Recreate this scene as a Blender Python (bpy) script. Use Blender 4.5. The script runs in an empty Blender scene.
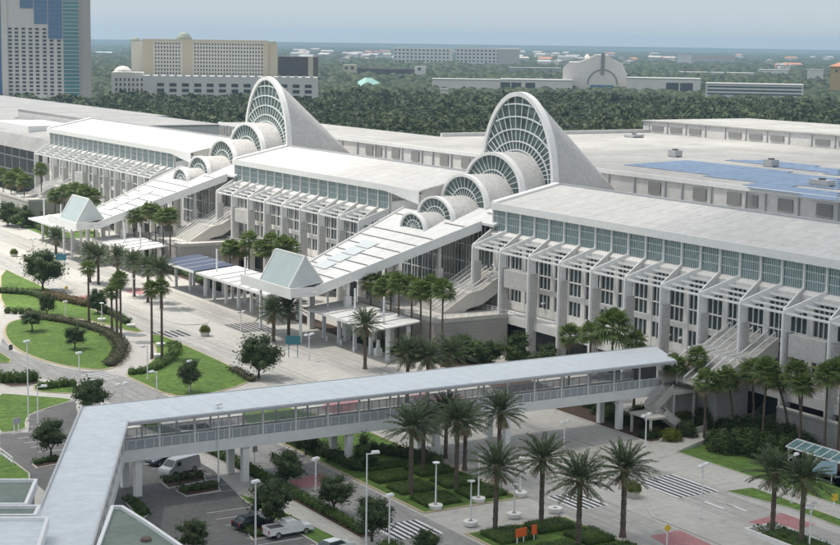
import bpy, math, random
import numpy as np
from mathutils import Vector, Matrix
random.seed(7); RNG = np.random.default_rng(7)
SC = bpy.context.scene; COL = SC.collection
# ------------------------------------------------------------------ camera
CAM_R = np.array([[0.85844378, 0.05985646, -0.50940307],
                  [-0.51269879, 0.12848157, -0.84890072],
                  [0.01463672, 0.98990388, 0.14098254]])
CF, CAM_H = 1622.8, 55.0
cam = bpy.data.cameras.new('camera'); cam_o = bpy.data.objects.new('camera', cam); COL.objects.link(cam_o)
cam.sensor_width = 36; cam.lens = CF/840*36; cam.clip_start = 1; cam.clip_end = 60000
mw = Matrix.Identity(4)
for i in range(3):
    for j in range(3): mw[i][j] = CAM_R[i][j]
mw[2][3] = CAM_H; cam_o.matrix_world = mw; SC.camera = cam_o
def gp(u, v, z=0.0):
    """surveyed place: the point at height z seen along this line of sight"""
    r = CAM_R @ np.array([(u-420)/CF, -(v-272.5)/CF, -1.0]); t = (z-CAM_H)/r[2]
    return float(t*r[0]), float(t*r[1])
def gd(u, v, dist):
    """point at a horizontal distance along a line of sight -> x, y, z"""
    r = CAM_R @ np.array([(u-420)/CF, -(v-272.5)/CF, -1.0]); t = dist/math.hypot(r[0], r[1])
    return float(t*r[0]), float(t*r[1]), float(CAM_H+t*r[2])
# ------------------------------------------------------------------ materials
def mat(name, c1, c2=None, rough=.8, scale=.6, detail=4, bump=0, metal=0, spec=.4, contrast=1.0, fine=None, seams=None, bscale=None, coat=0, streak=None):
    m = bpy.data.materials.new(name); m.use_nodes = True; nt = m.node_tree; N = nt.nodes; L = nt.links
    b = N['Principled BSDF']; b.inputs['Roughness'].default_value = rough; b.inputs['Metallic'].default_value = metal
    b.inputs['Specular IOR Level'].default_value = spec; b.inputs['Coat Weight'].default_value = coat
    if c2 is None: c2 = tuple(x*.8 for x in c1)
    geo = N.new('ShaderNodeNewGeometry')
    n = N.new('ShaderNodeTexNoise'); n.inputs['Scale'].default_value = scale; n.inputs['Detail'].default_value = detail; n.inputs['Roughness'].default_value = .65
    L.new(geo.outputs['Position'], n.inputs['Vector'])
    mr = N.new('ShaderNodeMapRange'); mr.inputs[1].default_value = .5-.25/contrast; mr.inputs[2].default_value = .5+.25/contrast
    L.new(n.outputs['Fac'], mr.inputs[0])
    mx = N.new('ShaderNodeMix'); mx.data_type = 'RGBA'
    mx.inputs[6].default_value = (*c1, 1); mx.inputs[7].default_value = (*c2, 1); L.new(mr.outputs[0], mx.inputs[0])
    out = mx.outputs[2]
    if fine:
        n2 = N.new('ShaderNodeTexNoise'); n2.inputs['Scale'].default_value = fine[0]; n2.inputs['Detail'].default_value = 3
        L.new(geo.outputs['Position'], n2.inputs['Vector'])
        mr2 = N.new('ShaderNodeMapRange'); mr2.inputs[1].default_value = .3; mr2.inputs[2].default_value = .7
        mr2.inputs[3].default_value = 1-fine[1]; mr2.inputs[4].default_value = 1+fine[1]; L.new(n2.outputs['Fac'], mr2.inputs[0])
        mm = N.new('ShaderNodeVectorMath'); mm.operation = 'SCALE'; L.new(out, mm.inputs[0]); L.new(mr2.outputs[0], mm.inputs['Scale']); out = mm.outputs[0]
    if streak:   # (frequency across, frequency along, strength): wear drawn out along one direction
        mp = N.new('ShaderNodeMapping'); mp.inputs['Scale'].default_value = (streak[0], streak[1], .2); L.new(geo.outputs['Position'], mp.inputs['Vector'])
        n3 = N.new('ShaderNodeTexNoise'); n3.inputs['Scale'].default_value = 1; n3.inputs['Detail'].default_value = 4; L.new(mp.outputs[0], n3.inputs['Vector'])
        mr3 = N.new('ShaderNodeMapRange'); mr3.inputs[1].default_value = .35; mr3.inputs[2].default_value = .65; mr3.inputs[3].default_value = 1-streak[2]; mr3.inputs[4].default_value = 1+streak[2]*.5; L.new(n3.outputs['Fac'], mr3.inputs[0])
        mm = N.new('ShaderNodeVectorMath'); mm.operation = 'SCALE'; L.new(out, mm.inputs[0]); L.new(mr3.outputs[0], mm.inputs['Scale']); out = mm.outputs[0]
    if seams:   # list of (axis vector, spacing, width, darkness)
        for ax, sp, wd, dk in seams:
            d = N.new('ShaderNodeVectorMath'); d.operation = 'DOT_PRODUCT'; d.inputs[1].default_value = ax; L.new(geo.outputs['Position'], d.inputs[0])
            mo = N.new('ShaderNodeMath'); mo.operation = 'FLOORED_MODULO'; mo.inputs[1].default_value = sp; L.new(d.outputs['Value'], mo.inputs[0])
            lt = N.new('ShaderNodeMath'); lt.operation = 'LESS_THAN'; lt.inputs[1].default_value = wd; L.new(mo.outputs[0], lt.inputs[0])
            ml = N.new('ShaderNodeMath'); ml.operation = 'MULTIPLY_ADD'; ml.inputs[1].default_value = -dk; ml.inputs[2].default_value = 1; L.new(lt.outputs[0], ml.inputs[0])
            mm = N.new('ShaderNodeVectorMath'); mm.operation = 'SCALE'; L.new(out, mm.inputs[0]); L.new(ml.outputs[0], mm.inputs['Scale']); out = mm.outputs[0]
    L.new(out, b.inputs['Base Color'])
    if bump:
        nb = N.new('ShaderNodeTexNoise'); nb.inputs['Scale'].default_value = bscale or scale*4; nb.inputs['Detail'].default_value = 5
        L.new(geo.outputs['Position'], nb.inputs['Vector'])
        bp = N.new('ShaderNodeBump'); bp.inputs['Strength'].default_value = bump; bp.inputs['Distance'].default_value = .3
        L.new(nb.outputs['Fac'], bp.inputs['Height']); L.new(bp.outputs[0], b.inputs['Normal'])
    return m
def leafmat(name, c1, c2, scale=.5, rough=.6, trans=.25):
    m = mat(name, c1, c2, rough=rough, scale=scale, detail=5, contrast=1.5, spec=.25, fine=(3.0, .35))
    nt = m.node_tree; b = nt.nodes['Principled BSDF']; o = nt.nodes['Material Output']
    t = nt.nodes.new('ShaderNodeBsdfTranslucent'); src = b.inputs['Base Color'].links[0].from_socket; nt.links.new(src, t.inputs['Color'])
    ms = nt.nodes.new('ShaderNodeMixShader'); ms.inputs[0].default_value = trans
    nt.links.new(b.outputs[0], ms.inputs[1]); nt.links.new(t.outputs[0], ms.inputs[2]); nt.links.new(ms.outputs[0], o.inputs['Surface'])
    return m
def meshmat():
    m = mat('grey_railing_mesh', (.55, .59, .62), (.49, .53, .56), rough=.6, scale=1); nt = m.node_tree; b = nt.nodes['Principled BSDF']; o = nt.nodes['Material Output']
    t = nt.nodes.new('ShaderNodeBsdfTransparent'); ms = nt.nodes.new('ShaderNodeMixShader'); ms.inputs[0].default_value = .5
    nt.links.new(b.outputs[0], ms.inputs[1]); nt.links.new(t.outputs[0], ms.inputs[2]); nt.links.new(ms.outputs[0], o.inputs['Surface']); return m
AX, AY, AZ = (1, 0, 0), (0, 1, 0), (0, 0, 1)
M = dict(
 white=mat('white_paint', (.81, .81, .79), (.73, .73, .715), rough=.55, scale=.5, fine=(2, .06)),
 steel=mat('white_steel', (.8, .81, .81), (.72, .73, .73), rough=.45, scale=.8, fine=(3, .05)),
 roof=mat('roof_membrane', (.6, .595, .575), (.5, .495, .48), rough=.8, scale=.07, contrast=1.0, detail=7, fine=(.7, .09), streak=(.06, .5, .05), seams=[(AY, 4.5, .3, .11), (AX, 6.7, .3, .08)]),
 roofcan=mat('canopy_roof_membrane', (.74, .74, .72), (.62, .62, .61), rough=.75, scale=.15, detail=6, fine=(1.2, .07), streak=(.06, .9, .08), seams=[(AY, 1.5, .08, .09)]),
 roofgrey=mat('hall_roof_membrane', (.44, .435, .415), (.31, .31, .3), rough=.85, scale=.05, contrast=1.4, fine=(.5, .1), seams=[(AX, 9, .25, .1), (AY, 12, .25, .06)]),
 roofold=mat('weathered_roof', (.36, .36, .35), (.28, .28, .28), rough=.85, scale=.07, contrast=1.4, fine=(.6, .1)),
 wall=mat('pale_stucco', (.76, .745, .71), (.68, .67, .64), rough=.8, scale=.3, fine=(1.5, .06)),
 pier=mat('grey_stone_pier', (.54, .53, .51), (.47, .46, .44), rough=.85, scale=.4, fine=(2, .1), seams=[(AZ, 1.2, .06, .18)]),
 stone=mat('coursed_terrace_stone', (.42, .41, .38), (.34, .33, .31), rough=.85, scale=.25, fine=(2, .08), seams=[(AZ, .6, .05, .2)]),
 shell=mat('vault_shell_membrane', (.56, .55, .53), (.48, .475, .46), rough=.8, scale=.25, contrast=1.0, fine=(1.6, .13), bump=.15, bscale=1.2),
 glass=mat('teal_glass', (.16, .26, .26), (.10, .18, .19), rough=.12, scale=.25, spec=.6, fine=(.9, .25)),
 dglass=mat('dark_glass', (.06, .078, .082), (.035, .047, .05), rough=.1, scale=.3, spec=.6, fine=(.8, .3)),
 aglass=mat('arch_glass', (.13, .18, .17), (.045, .065, .065), rough=.25, scale=.22, spec=.35, fine=(.9, .3), contrast=1.4),
 prism=mat('frosted_skylight_glass', (.40, .475, .46), (.34, .41, .4), rough=.25, scale=.3, spec=.6, seams=[(AY, 1.0, .06, .08)]),
 pane=mat('translucent_roof_panel', (.62, .66, .66), (.56, .6, .6), rough=.4, scale=.4),
 frame=mat('white_glazing_bar', (.72, .76, .75), (.66, .7, .69), rough=.5, scale=.6),
 recess=mat('dark_recess', (.1, .105, .11), (.07, .075, .08), rough=.8, scale=.4),
 louver=mat('grey_louver', (.3, .3, .29), (.25, .25, .24), rough=.6, scale=.5, seams=[(AZ, .35, .12, .35)]),
 hallwall=mat('hall_wall_panel', (.64, .63, .61), (.56, .55, .53), rough=.8, scale=.15, fine=(.8, .06)),
 solar=mat('solar_cell', (.15, .23, .36), (.11, .18, .3), rough=.35, scale=.3, spec=.5, fine=(.5, .2), seams=[(AY, 3.3, .25, -.3)]),
 navy=mat('navy_roof_panel', (.07, .09, .15), (.05, .065, .115), rough=.4, scale=.5, seams=[(AY, 2.2, .1, .3)]),
 paving=mat('pale_concrete_paving', (.52, .505, .47), (.43, .42, .39), rough=.9, scale=.08, detail=7, contrast=1.1, fine=(1.0, .1), seams=[(AX, 3, .07, .14), (AY, 3, .07, .14)]),
 road=mat('worn_concrete_road', (.46, .45, .42), (.37, .362, .34), rough=.9, scale=.07, detail=7, contrast=1.1, fine=(.7, .1), streak=(1.1, .035, .2), seams=[(AY, 6, .1, .16), (AX, 3.75, .09, .14)]),
 roadg=mat('grey_road', (.34, .335, .32), (.25, .247, .24), rough=.9, scale=.1, detail=7, contrast=1.1, fine=(1.0, .12), streak=(1.1, .05, .15)),
 asphalt=mat('car_park_asphalt', (.17, .168, .163), (.11, .11, .11), rough=.92, scale=.12, detail=7, contrast=1.1, fine=(1.3, .16)),
 kerb=mat('kerb_concrete', (.56, .54, .5), (.46, .45, .42), rough=.9, scale=.6),
 tan=mat('tan_kerb', (.5, .42, .28), (.42, .36, .25), rough=.9, scale=.6),
 brick=mat('red_brick_paving', (.44, .22, .225), (.35, .17, .175), rough=.9, scale=.4, contrast=1.3, fine=(2.5, .15)),
 paint=mat('road_paint', (.74, .74, .72), (.6, .6, .58), rough=.8, scale=1.2, contrast=1.5),
 dpaint=mat('dark_stripe', (.035, .04, .055), (.05, .055, .07), rough=.85, scale=1.0),
 lawn=mat('mown_lawn', (.13, .22, .04), (.075, .14, .026), rough=.95, scale=.1, detail=8, contrast=1.2, bump=.6, bscale=3, fine=(1.1, .3), streak=(.25, .7, .12)),
 far=mat('far_ground', (.05, .075, .035), (.03, .05, .025), rough=.95, scale=.006, contrast=1.5, fine=(.05, .3)),
 mulch=mat('brown_mulch', (.1, .065, .045), (.06, .04, .03), rough=.95, scale=1.2, fine=(4, .3)),
 trunk=mat('palm_trunk', (.17, .135, .1), (.09, .07, .055), rough=.9, scale=1.5, fine=(5, .25), seams=[(AZ, .35, .1, .3)]),
 bark=mat('tree_bark', (.1, .08, .06), (.06, .05, .04), rough=.9, scale=2, fine=(5, .25)),
 green_roof=mat('green_grey_roof', (.2, .24, .21), (.15, .19, .165), rough=.85, scale=.3, contrast=1.4, fine=(1.5, .1)),
 bluewhite=mat('pale_metal_roof', (.63, .68, .71), (.56, .61, .645), rough=.5, scale=.25, detail=6, fine=(1.1, .06), streak=(.5, .5, .06), seams=[((.41, .91, 0), 1.8, .14, .1)]),
 bridgeroof=mat('bridge_roof_metal', (.62, .67, .70), (.56, .61, .645), rough=.5, scale=.2, detail=6, fine=(.9, .06), streak=(.9, .08, .025), seams=[(AX, 2.4, .16, .13)]),
 grey=mat('grey_metal', (.45, .46, .47), (.4, .41, .42), rough=.5, scale=1),
 mesh=meshmat(),
 tyre=mat('tyre_rubber', (.02, .02, .02), (.03, .03, .03), rough=.85, scale=3),
 rim=mat('wheel_metal', (.45, .45, .46), (.35, .35, .36), rough=.35, metal=.6, scale=3),
 carwhite=mat('white_car_paint', (.75, .76, .77), (.7, .71, .72), rough=.3, scale=.8, coat=.5),
 carsilver=mat('silver_car_paint', (.5, .51, .53), (.46, .47, .49), rough=.3, scale=.8, coat=.5),
 cardark=mat('dark_car_paint', (.03, .032, .045), (.02, .022, .03), rough=.25, scale=.8, coat=.6),
 carblue=mat('dark_blue_car_paint', (.035, .04, .07), (.025, .03, .05), rough=.25, scale=.8, coat=.6),
 orange=mat('orange_sign_face', (.85, .16, .03), (.75, .13, .03), rough=.6, scale=2),
 yellow=mat('yellow_sign_face', (.72, .5, .04), (.6, .42, .04), rough=.6, scale=2),
 teal=mat('teal_sign_face', (.05, .2, .25), (.04, .16, .2), rough=.5, scale=2),
 blue=mat('pale_blue_sign_face', (.4, .55, .65), (.33, .48, .58), rough=.5, scale=1),
 redlamp=mat('red_lamp_lens', (.4, .02, .02), rough=.3, scale=3),
 headlamp=mat('clear_lamp_lens', (.7, .72, .73), rough=.15, scale=3),
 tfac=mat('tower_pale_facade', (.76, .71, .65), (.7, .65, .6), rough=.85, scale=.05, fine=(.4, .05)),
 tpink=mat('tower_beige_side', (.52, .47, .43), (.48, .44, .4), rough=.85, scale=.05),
 tblue=mat('tower_blue_glass', (.08, .2, .38), (.055, .15, .3), rough=.15, scale=.08, spec=.6, seams=[(AZ, 3.1, .5, -.5)]),
 tteal=mat('tower_teal_glass', (.09, .27, .28), (.07, .22, .235), rough=.15, scale=.08, spec=.6),
 hcream=mat('hotel_cream_stucco', (.76, .73, .64), (.71, .68, .6), rough=.85, scale=.03),
 htan=mat('hotel_tan_stucco', (.64, .57, .43), (.59, .525, .4), rough=.85, scale=.03),
 hgrey=mat('hotel_pale_base', (.72, .7, .66), (.66, .64, .6), rough=.85, scale=.05),
 window=mat('far_window', (.07, .075, .085), (.05, .055, .06), rough=.3, scale=.2),
 brown=mat('brown_office_wall', (.16, .12, .1), (.13, .1, .085), rough=.8, scale=.05),
 redroof=mat('orange_tile_roof', (.5, .24, .14), (.42, .2, .12), rough=.85, scale=.2),
 tealroof=mat('pale_teal_roof', (.3, .5, .46), (.26, .45, .41), rough=.7, scale=.2),
 dome=mat('grey_green_dome', (.3, .34, .3), (.26, .3, .27), rough=.7, scale=.2),
 yellowwall=mat('ochre_wall', (.55, .4, .18), (.5, .36, .16), rough=.85, scale=.1),
 palm=leafmat('date_palm_leaf', (.12, .155, .075), (.06, .088, .043), scale=.6),
 fan=leafmat('fan_palm_leaf', (.17, .23, .06), (.08, .125, .035), scale=.7),
 deadfrond=leafmat('dry_frond', (.3, .24, .14), (.2, .16, .09), scale=1),
 oak=leafmat('broad_leaf', (.10, .14, .058), (.045, .072, .032), scale=.7),
 hedge=leafmat('hedge_leaf', (.10, .16, .035), (.055, .1, .024), scale=.8),
 hedge2=leafmat('dark_shrub_leaf', (.09, .135, .04), (.042, .07, .025), scale=.6),
 purple=leafmat('purple_shrub_leaf', (.10, .10, .05), (.055, .06, .032), scale=.5),
 reds=leafmat('reddish_shrub_leaf', (.16, .1, .055), (.07, .08, .03), scale=.5),
 croton=leafmat('yellow_green_leaf', (.22, .25, .03), (.1, .13, .025), scale=.6),
 forest=leafmat('forest_leaf', (.09, .118, .042), (.022, .04, .019), scale=.09),
)
# ------------------------------------------------------------------ mesh helpers
class MB:
    def __init__(s): s.v = []; s.f = []; s.m = []; s.cur = 0
    def face(s, pts, mi=None):
        n = len(s.v); s.v += [tuple(p) for p in pts]; s.f.append(tuple(range(n, n+len(pts)))); s.m.append(s.cur if mi is None else mi)
    def idx(s, verts, faces, mi=None):
        n = len(s.v); s.v += [tuple(p) for p in verts]
        for f in faces: s.f.append(tuple(n+i for i in f)); s.m.append(s.cur if mi is None else mi)
    def box(s, x0, x1, y0, y1, z0, z1, mi=None):
        if x0 > x1: x0, x1 = x1, x0
        if y0 > y1: y0, y1 = y1, y0
        v = [(x0,y0,z0),(x1,y0,z0),(x1,y1,z0),(x0,y1,z0),(x0,y0,z1),(x1,y0,z1),(x1,y1,z1),(x0,y1,z1)]
        s.idx(v, [(0,3,2,1),(4,5,6,7),(0,1,5,4),(1,2,6,5),(2,3,7,6),(3,0,4,7)], mi)
    def hexa(s, b, t, mi=None):     # four bottom corners, four top corners (counter-clockwise)
        s.idx(list(b)+list(t), [(0,3,2,1),(4,5,6,7),(0,1,5,4),(1,2,6,5),(2,3,7,6),(3,0,4,7)], mi)
    def prism(s, poly, z0, z1, mi=None):
        a = sum(poly[i][0]*poly[(i+1)%len(poly)][1]-poly[(i+1)%len(poly)][0]*poly[i][1] for i in range(len(poly)))
        if a < 0: poly = poly[::-1]
        n = len(poly); v = [(p[0],p[1],z0) for p in poly]+[(p[0],p[1],z1) for p in poly]
        s.idx(v, [tuple(range(n))[::-1], tuple(range(n,2*n))]+[(i,(i+1)%n,n+(i+1)%n,n+i) for i in range(n)], mi)
    def sheet(s, poly, z, mi=None):
        a = sum(poly[i][0]*poly[(i+1)%len(poly)][1]-poly[(i+1)%len(poly)][0]*poly[i][1] for i in range(len(poly)))
        if a < 0: poly = poly[::-1]
        s.face([(p[0],p[1],z) for p in poly], mi)
    def bar(s, p, q, w, h=None, mi=None, up=(0,0,1)):
        h = h or w; p = Vector(p); q = Vector(q); d = (q-p); 
        if d.length < 1e-6: return
        d.normalize(); u = Vector(up)
        if abs(d.dot(u)) > .98: u = Vector((0,1,0))
        a = d.cross(u).normalized()*w/2; b = a.cross(d).normalized()*h/2
        s.hexa([p-a-b, p+a-b, q+a-b, q-a-b], [p-a+b, p+a+b, q+a+b, q-a+b], mi)
    def tube(s, pts, rad, n=7, mi=None, cap=True):
        pts = [Vector(p) for p in pts]; rings = []
        for i, p in enumerate(pts):
            d = (pts[min(i+1,len(pts)-1)]-pts[max(i-1,0)]).normalized()
            u = Vector((0,1,0)) if abs(d.z) > .8 else Vector((0,0,1))
            a = d.cross(u).normalized(); b = d.cross(a).normalized(); r = rad[i] if isinstance(rad,(list,tuple)) else rad
            rings.append([p+a*r*math.cos(2*math.pi*k/n)+b*r*math.sin(2*math.pi*k/n) for k in range(n)])
        v = [q for r in rings for q in r]; f = []
        for i in range(len(rings)-1):
            for k in range(n): f.append((i*n+k, i*n+(k+1)%n, (i+1)*n+(k+1)%n, (i+1)*n+k))
        if cap: f += [tuple(range(n))[::-1], tuple((len(rings)-1)*n+k for k in range(n))]
        s.idx(v, f, mi)
    def lathe(s, prof, n=12, c=(0,0,0), mi=None):   # prof: (radius, z)
        v = []; f = []
        for r, z in prof:
            for k in range(n):
                a = 2*math.pi*k/n; v.append((c[0]+r*math.cos(a), c[1]+r*math.sin(a), c[2]+z))
        for i in range(len(prof)-1):
            for k in range(n): f.append((i*n+k, i*n+(k+1)%n, (i+1)*n+(k+1)%n, (i+1)*n+k))
        f += [tuple(range(n))[::-1], tuple((len(prof)-1)*n+k for k in range(n))]
        s.idx(v, f, mi)
    def build(s, name, mats, parent=None, smooth=False, kind=None, org=None):
        me = bpy.data.meshes.new(name)
        v = s.v
        if org is not None: v = [(a[0]-org[0], a[1]-org[1], a[2]-org[2]) for a in v]
        me.from_pydata(v, [], s.f)
        for m in (mats if isinstance(mats, (list, tuple)) else [mats]): me.materials.append(M[m] if isinstance(m, str) else m)
        if len(me.materials) > 1: me.polygons.foreach_set('material_index', s.m)
        if smooth: me.polygons.foreach_set('use_smooth', [True]*len(s.f))
        me.update()
        return link(name, me, parent, kind, org)
def link(name, me, parent=None, kind=None, loc=None):
    o = bpy.data.objects.new(name, me); COL.objects.link(o)
    if parent is not None: o.parent = parent
    if loc is not None: o.location = loc
    if kind: o['kind'] = kind
    return o
def tag(o, label, cat, group=None, kind=None):
    o['label'] = label; o['category'] = cat
    if group: o['group'] = group
    if kind: o['kind'] = kind
    return o
def thing(name, label, cat, loc=(0,0,0), group=None, rot=0):
    o = bpy.data.objects.new(name, None); COL.objects.link(o); o.location = loc; o.rotation_euler = (0,0,rot); o.empty_display_size = .2
    return tag(o, label, cat, group)
KIDS = {}
def proto_parts(parts):
    """remember a thing's parts: (name, mesh, [sub-parts]) for copying"""
    return parts
def place(parts, name, label, cat, loc, group=None, rot=0, sc=1.0):
    """a thing at loc with its own copies of the parts (mesh data shared)"""
    t = thing(name, label, cat, loc, group, rot); t.scale = (sc, sc, sc) if not isinstance(sc, tuple) else sc
    for nm, me, subs in parts:
        p = link(nm, me, t)
        for sn, sm in subs: link(sn, sm, p)
    return t
def mesh_of(mb, name, mats, smooth=False):
    me = bpy.data.meshes.new(name); me.from_pydata(mb.v, [], mb.f)
    for m in (mats if isinstance(mats, (list, tuple)) else [mats]): me.materials.append(M[m])
    if len(me.materials) > 1: me.polygons.foreach_set('material_index', mb.m)
    if smooth: me.polygons.foreach_set('use_smooth', [True]*len(mb.f))
    me.update(); return me
def np_mesh(name, verts, faces4, mats, mi=None):
    me = bpy.data.meshes.new(name); nv = len(verts); nf = len(faces4); k = faces4.shape[1]
    me.vertices.add(nv); me.vertices.foreach_set('co', np.asarray(verts, dtype=np.float32).ravel())
    me.loops.add(nf*k); me.loops.foreach_set('vertex_index', np.asarray(faces4, dtype=np.int32).ravel())
    me.polygons.add(nf); me.polygons.foreach_set('loop_start', np.arange(0, nf*k, k, dtype=np.int32))
    me.polygons.foreach_set('loop_total', np.full(nf, k, dtype=np.int32))
    for m in mats: me.materials.append(M[m])
    if mi is not None: me.polygons.foreach_set('material_index', np.asarray(mi, dtype=np.int32))
    me.update(calc_edges=True); return me
ORD = ['first','second','third','fourth','fifth','sixth','seventh','eighth','ninth','tenth','eleventh','twelfth','thirteenth','fourteenth','fifteenth','sixteenth','seventeenth','eighteenth','nineteenth','twentieth']
def structure(name, mb, mats, z=None, smooth=False):
    o = mb.build(name, mats, smooth=smooth); o['kind'] = 'structure'; return o
def poly_px(pts, z=0): return [gp(u, v, z) for u, v in pts]
def smooth_poly(pts, it=2):
    for _ in range(it):
        q = []
        for i in range(len(pts)):
            a, b = pts[i], pts[(i+1) % len(pts)]
            q += [(a[0]*.75+b[0]*.25, a[1]*.75+b[1]*.25), (a[0]*.25+b[0]*.75, a[1]*.25+b[1]*.75)]
        pts = q
    return pts
def inset(poly, d):
    a = sum(poly[i][0]*poly[(i+1)%len(poly)][1]-poly[(i+1)%len(poly)][0]*poly[i][1] for i in range(len(poly)))
    if a < 0: poly = poly[::-1]
    out = []; n = len(poly)
    for i in range(n):
        p0, p1, p2 = Vector(poly[i-1]), Vector(poly[i]), Vector(poly[(i+1) % n])
        e1 = (p1-p0).normalized(); e2 = (p2-p1).normalized(); n1 = Vector((-e1.y, e1.x)); n2 = Vector((-e2.y, e2.x))
        b = n1+n2
        if b.length < 1e-4: b = n1
        b.normalize(); c = max(.4, b.dot(n1)); q = p1+b*(d/c); out.append((q.x, q.y))
    return out
HAZE, SKY, SUN, EXPO, CLOUD = 9e-5, .1, 4.0, .22, .0105
# ------------------------------------------------------------------ convention centre: concourse blocks
XG, XE, XR = 166.0, 165.1, 179.5          # clerestory plane, eave, ridge
ZD = 6.6                                   # terrace deck level
def concourse(first, ncol, y_low_roof, y_hi, label, tri=None, back=None):
    """first: Y of the far column; columns every 9 m towards the camera side"""
    b = thing('concourse_building', label, 'building', (XG, first, 0)); b.location = (0, 0, 0)
    ys = [first-9*k for k in range(ncol)]; y0 = ys[-1]-2.25; y1 = first+2.25
    ylo = y0 if tri is None else y0
    # body: lower block and clerestory box
    m = MB(); m.box(165.55, XR-.3, y0, y_hi-.2, .02, 19.2); m.box(XG+.15, XR-.3, y0, y_hi-.2, 19.2, 25.5)
    # end gables under the roof slope
    ya_ = y0 if tri is None else tri
    m.hexa([(XG+.15, ya_, 25.5), (XR-.3, ya_, 25.5), (XR-.3, y_hi-.2, 25.5), (XG+.15, y_hi-.2, 25.5)], [(XG+.15, ya_, 25.52), (XR-.3, ya_, 28.2), (XR-.3, y_hi-.2, 28.2), (XG+.15, y_hi-.2, 25.52)])
    if tri is not None: m.box(XG+.15, XR-.3, tri, y0-.001, 19, 25.5)
    m.build('wall', 'wall', b)
    # sloped ledge below the clerestory
    m = MB(); m.hexa([(165.1, y0, 19.0), (XG+.1, y0, 19.0), (XG+.1, y1, 19.0), (165.1, y1, 19.0)], [(165.1, y0, 19.95), (XG+.1, y0, 20.5), (XG+.1, y1, 20.5), (165.1, y1, 19.95)])
    m.build('ledge', 'wall', b)
    # roof
    m = MB(); m.hexa([(XE, y_low_roof, 25.3), (XR, y_low_roof, 28.3), (XR, y_hi, 28.3), (XE, y_hi, 25.3)], [(XE, y_low_roof, 25.62), (XR, y_low_roof, 28.62), (XR, y_hi, 28.62), (XE, y_hi, 25.62)])
    rf = m.build('roof', 'roof', b)
    m = MB(); m.box(XR-.15, XR+.25, y_low_roof, y_hi, 28.35, 28.95); m.build('ridge_kerb', 'grey', rf)
    m = MB(); m.hexa([(XE, y_hi-1.6, 25.64), (XR-.2, y_hi-1.6, 28.6), (XR-.2, y_hi, 28.6), (XE, y_hi, 25.64)], [(XE, y_hi-1.6, 26.0), (XR-.2, y_hi-1.6, 29.0), (XR-.2, y_hi, 29.0), (XE, y_hi, 26.0)])
    m.build('edge_kerb', 'white', rf)
    m = MB(); m.box(XE-.25, XE-.003, y0-.2, y_hi, 24.45, 25.75)
    if tri is not None:
        m.hexa([(XE-.25, y_low_roof, 22.9), (XE-.003, y_low_roof, 22.9), (XE-.003, y0-.2, 24.45), (XE-.25, y0-.2, 24.45)], [(XE-.25, y_low_roof, 25.5), (XE-.003, y_low_roof, 25.5), (XE-.003, y0-.2, 25.75), (XE-.25, y0-.2, 25.75)])
    m.build('fascia', 'white', b)
    m = MB(); m.box(XE, XG+.15, y_low_roof, y_hi, 24.55, 24.75); m.build('soffit', 'wall', b)
    # clerestory windows
    mul = sorted([y+s for y in ys for s in (-2.25, 2.25)])
    wm = MB(); W = 4.5-.34
    wm.face([(XG+.05, -W/2, 20.6), (XG+.05, -W/2, 24.5), (XG+.05, W/2, 24.5), (XG+.05, W/2, 20.6)], 0)
    for k in range(1, 9):
        y = -W/2+W*k/9; wm.box(XG-.02, XG+.06, y-.035, y+.035, 20.62, 24.48, 1)
    for z in (21.9, 23.2): wm.box(XG-.04, XG+.06, -W/2, W/2, z-.05, z+.05, 1)
    wme = mesh_of(wm, 'clerestory_window', ['glass', 'frame'])
    pm = MB(); pm.box(XG-.28, XG+.1, -.17, .17, 20.3, 24.55); pme = mesh_of(pm, 'mullion', 'white')
    for i, y in enumerate(mul):
        link('mullion', pme, b, loc=(0, y, 0))
        if i: link('clerestory_window', wme, b, loc=(0, (y+mul[i-1])/2, 0))
    if tri is not None:
        m = MB(); m.face([(XG+.1, y0-.9, 24.4), (XG+.1, y0-.9, 22.3), (XG+.1, y0-8.2, 23.4)], 0)
        for k in range(1, 6):
            yy = y0-.9-k*1.2; f = (k*1.2)/7.3; m.box(XG+.02, XG+.12, yy-.05, yy+.05, 22.3+1.1*f, 24.4-1.0*f, 1)
        m.bar((XG+.07, y0-.9, 23.35), (XG+.07, y0-7.5, 23.4), .1, .1, 1); m.build('corner_window', ['dglass', 'frame'], b)
    # lower facade: glass strip windows row by row, and the white grid in front
    rows = [(8.3, 10.8), (11.8, 14.0), (14.2, 18.9)]
    grid = MB(); bays = []
    for i, yc in enumerate(ys):
        a = yc-.6; c = yc-9+.6                     # clear bay between piers
        if i == ncol-1: c = y0; 
        bays.append((a, c))
    for (za, zb) in [(ZD, 8.3), (10.8, 11.8), (14.0, 14.2), (18.9, 19.0)]: grid.box(165.22, 165.53, y0, y_hi-.25, za, zb)
    for yc in ys: grid.box(165.15, 165.5, yc-.62, yc+.62, ZD, 18.98)
    for a, c in bays:
        if a-c < 4: grid.box(165.15, 165.5, c, a, ZD, 18.98); continue
        g = (a-c); m0 = a-g*.53; grid.box(165.15, 165.5, m0-.17, m0+.17, ZD, 18.98)
    grid.build('facade_grid', 'wall', b)
    for a, c in bays:
        if a-c < 4: continue
        g = a-c; m0 = a-g*.53
        for (za, zb) in rows:
            w = MB(); w.face([(165.5, c, za), (165.5, c, zb), (165.5, a, zb), (165.5, a, za)], 0)
            for q in (1, 2, 3): yq = a-(a-m0-.17)*q/4; w.box(165.28, 165.49, yq-.07, yq+.07, za, zb, 1)
            for q in (1, 2): yq = c+(m0-.17-c)*q/3; w.box(165.28, 165.49, yq-.07, yq+.07, za, zb, 1)
            if zb > 16: w.box(165.3, 165.48, c, a, 16.55, 16.75, 1)
            w.build('facade_window', ['dglass', 'frame'], b)
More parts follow.
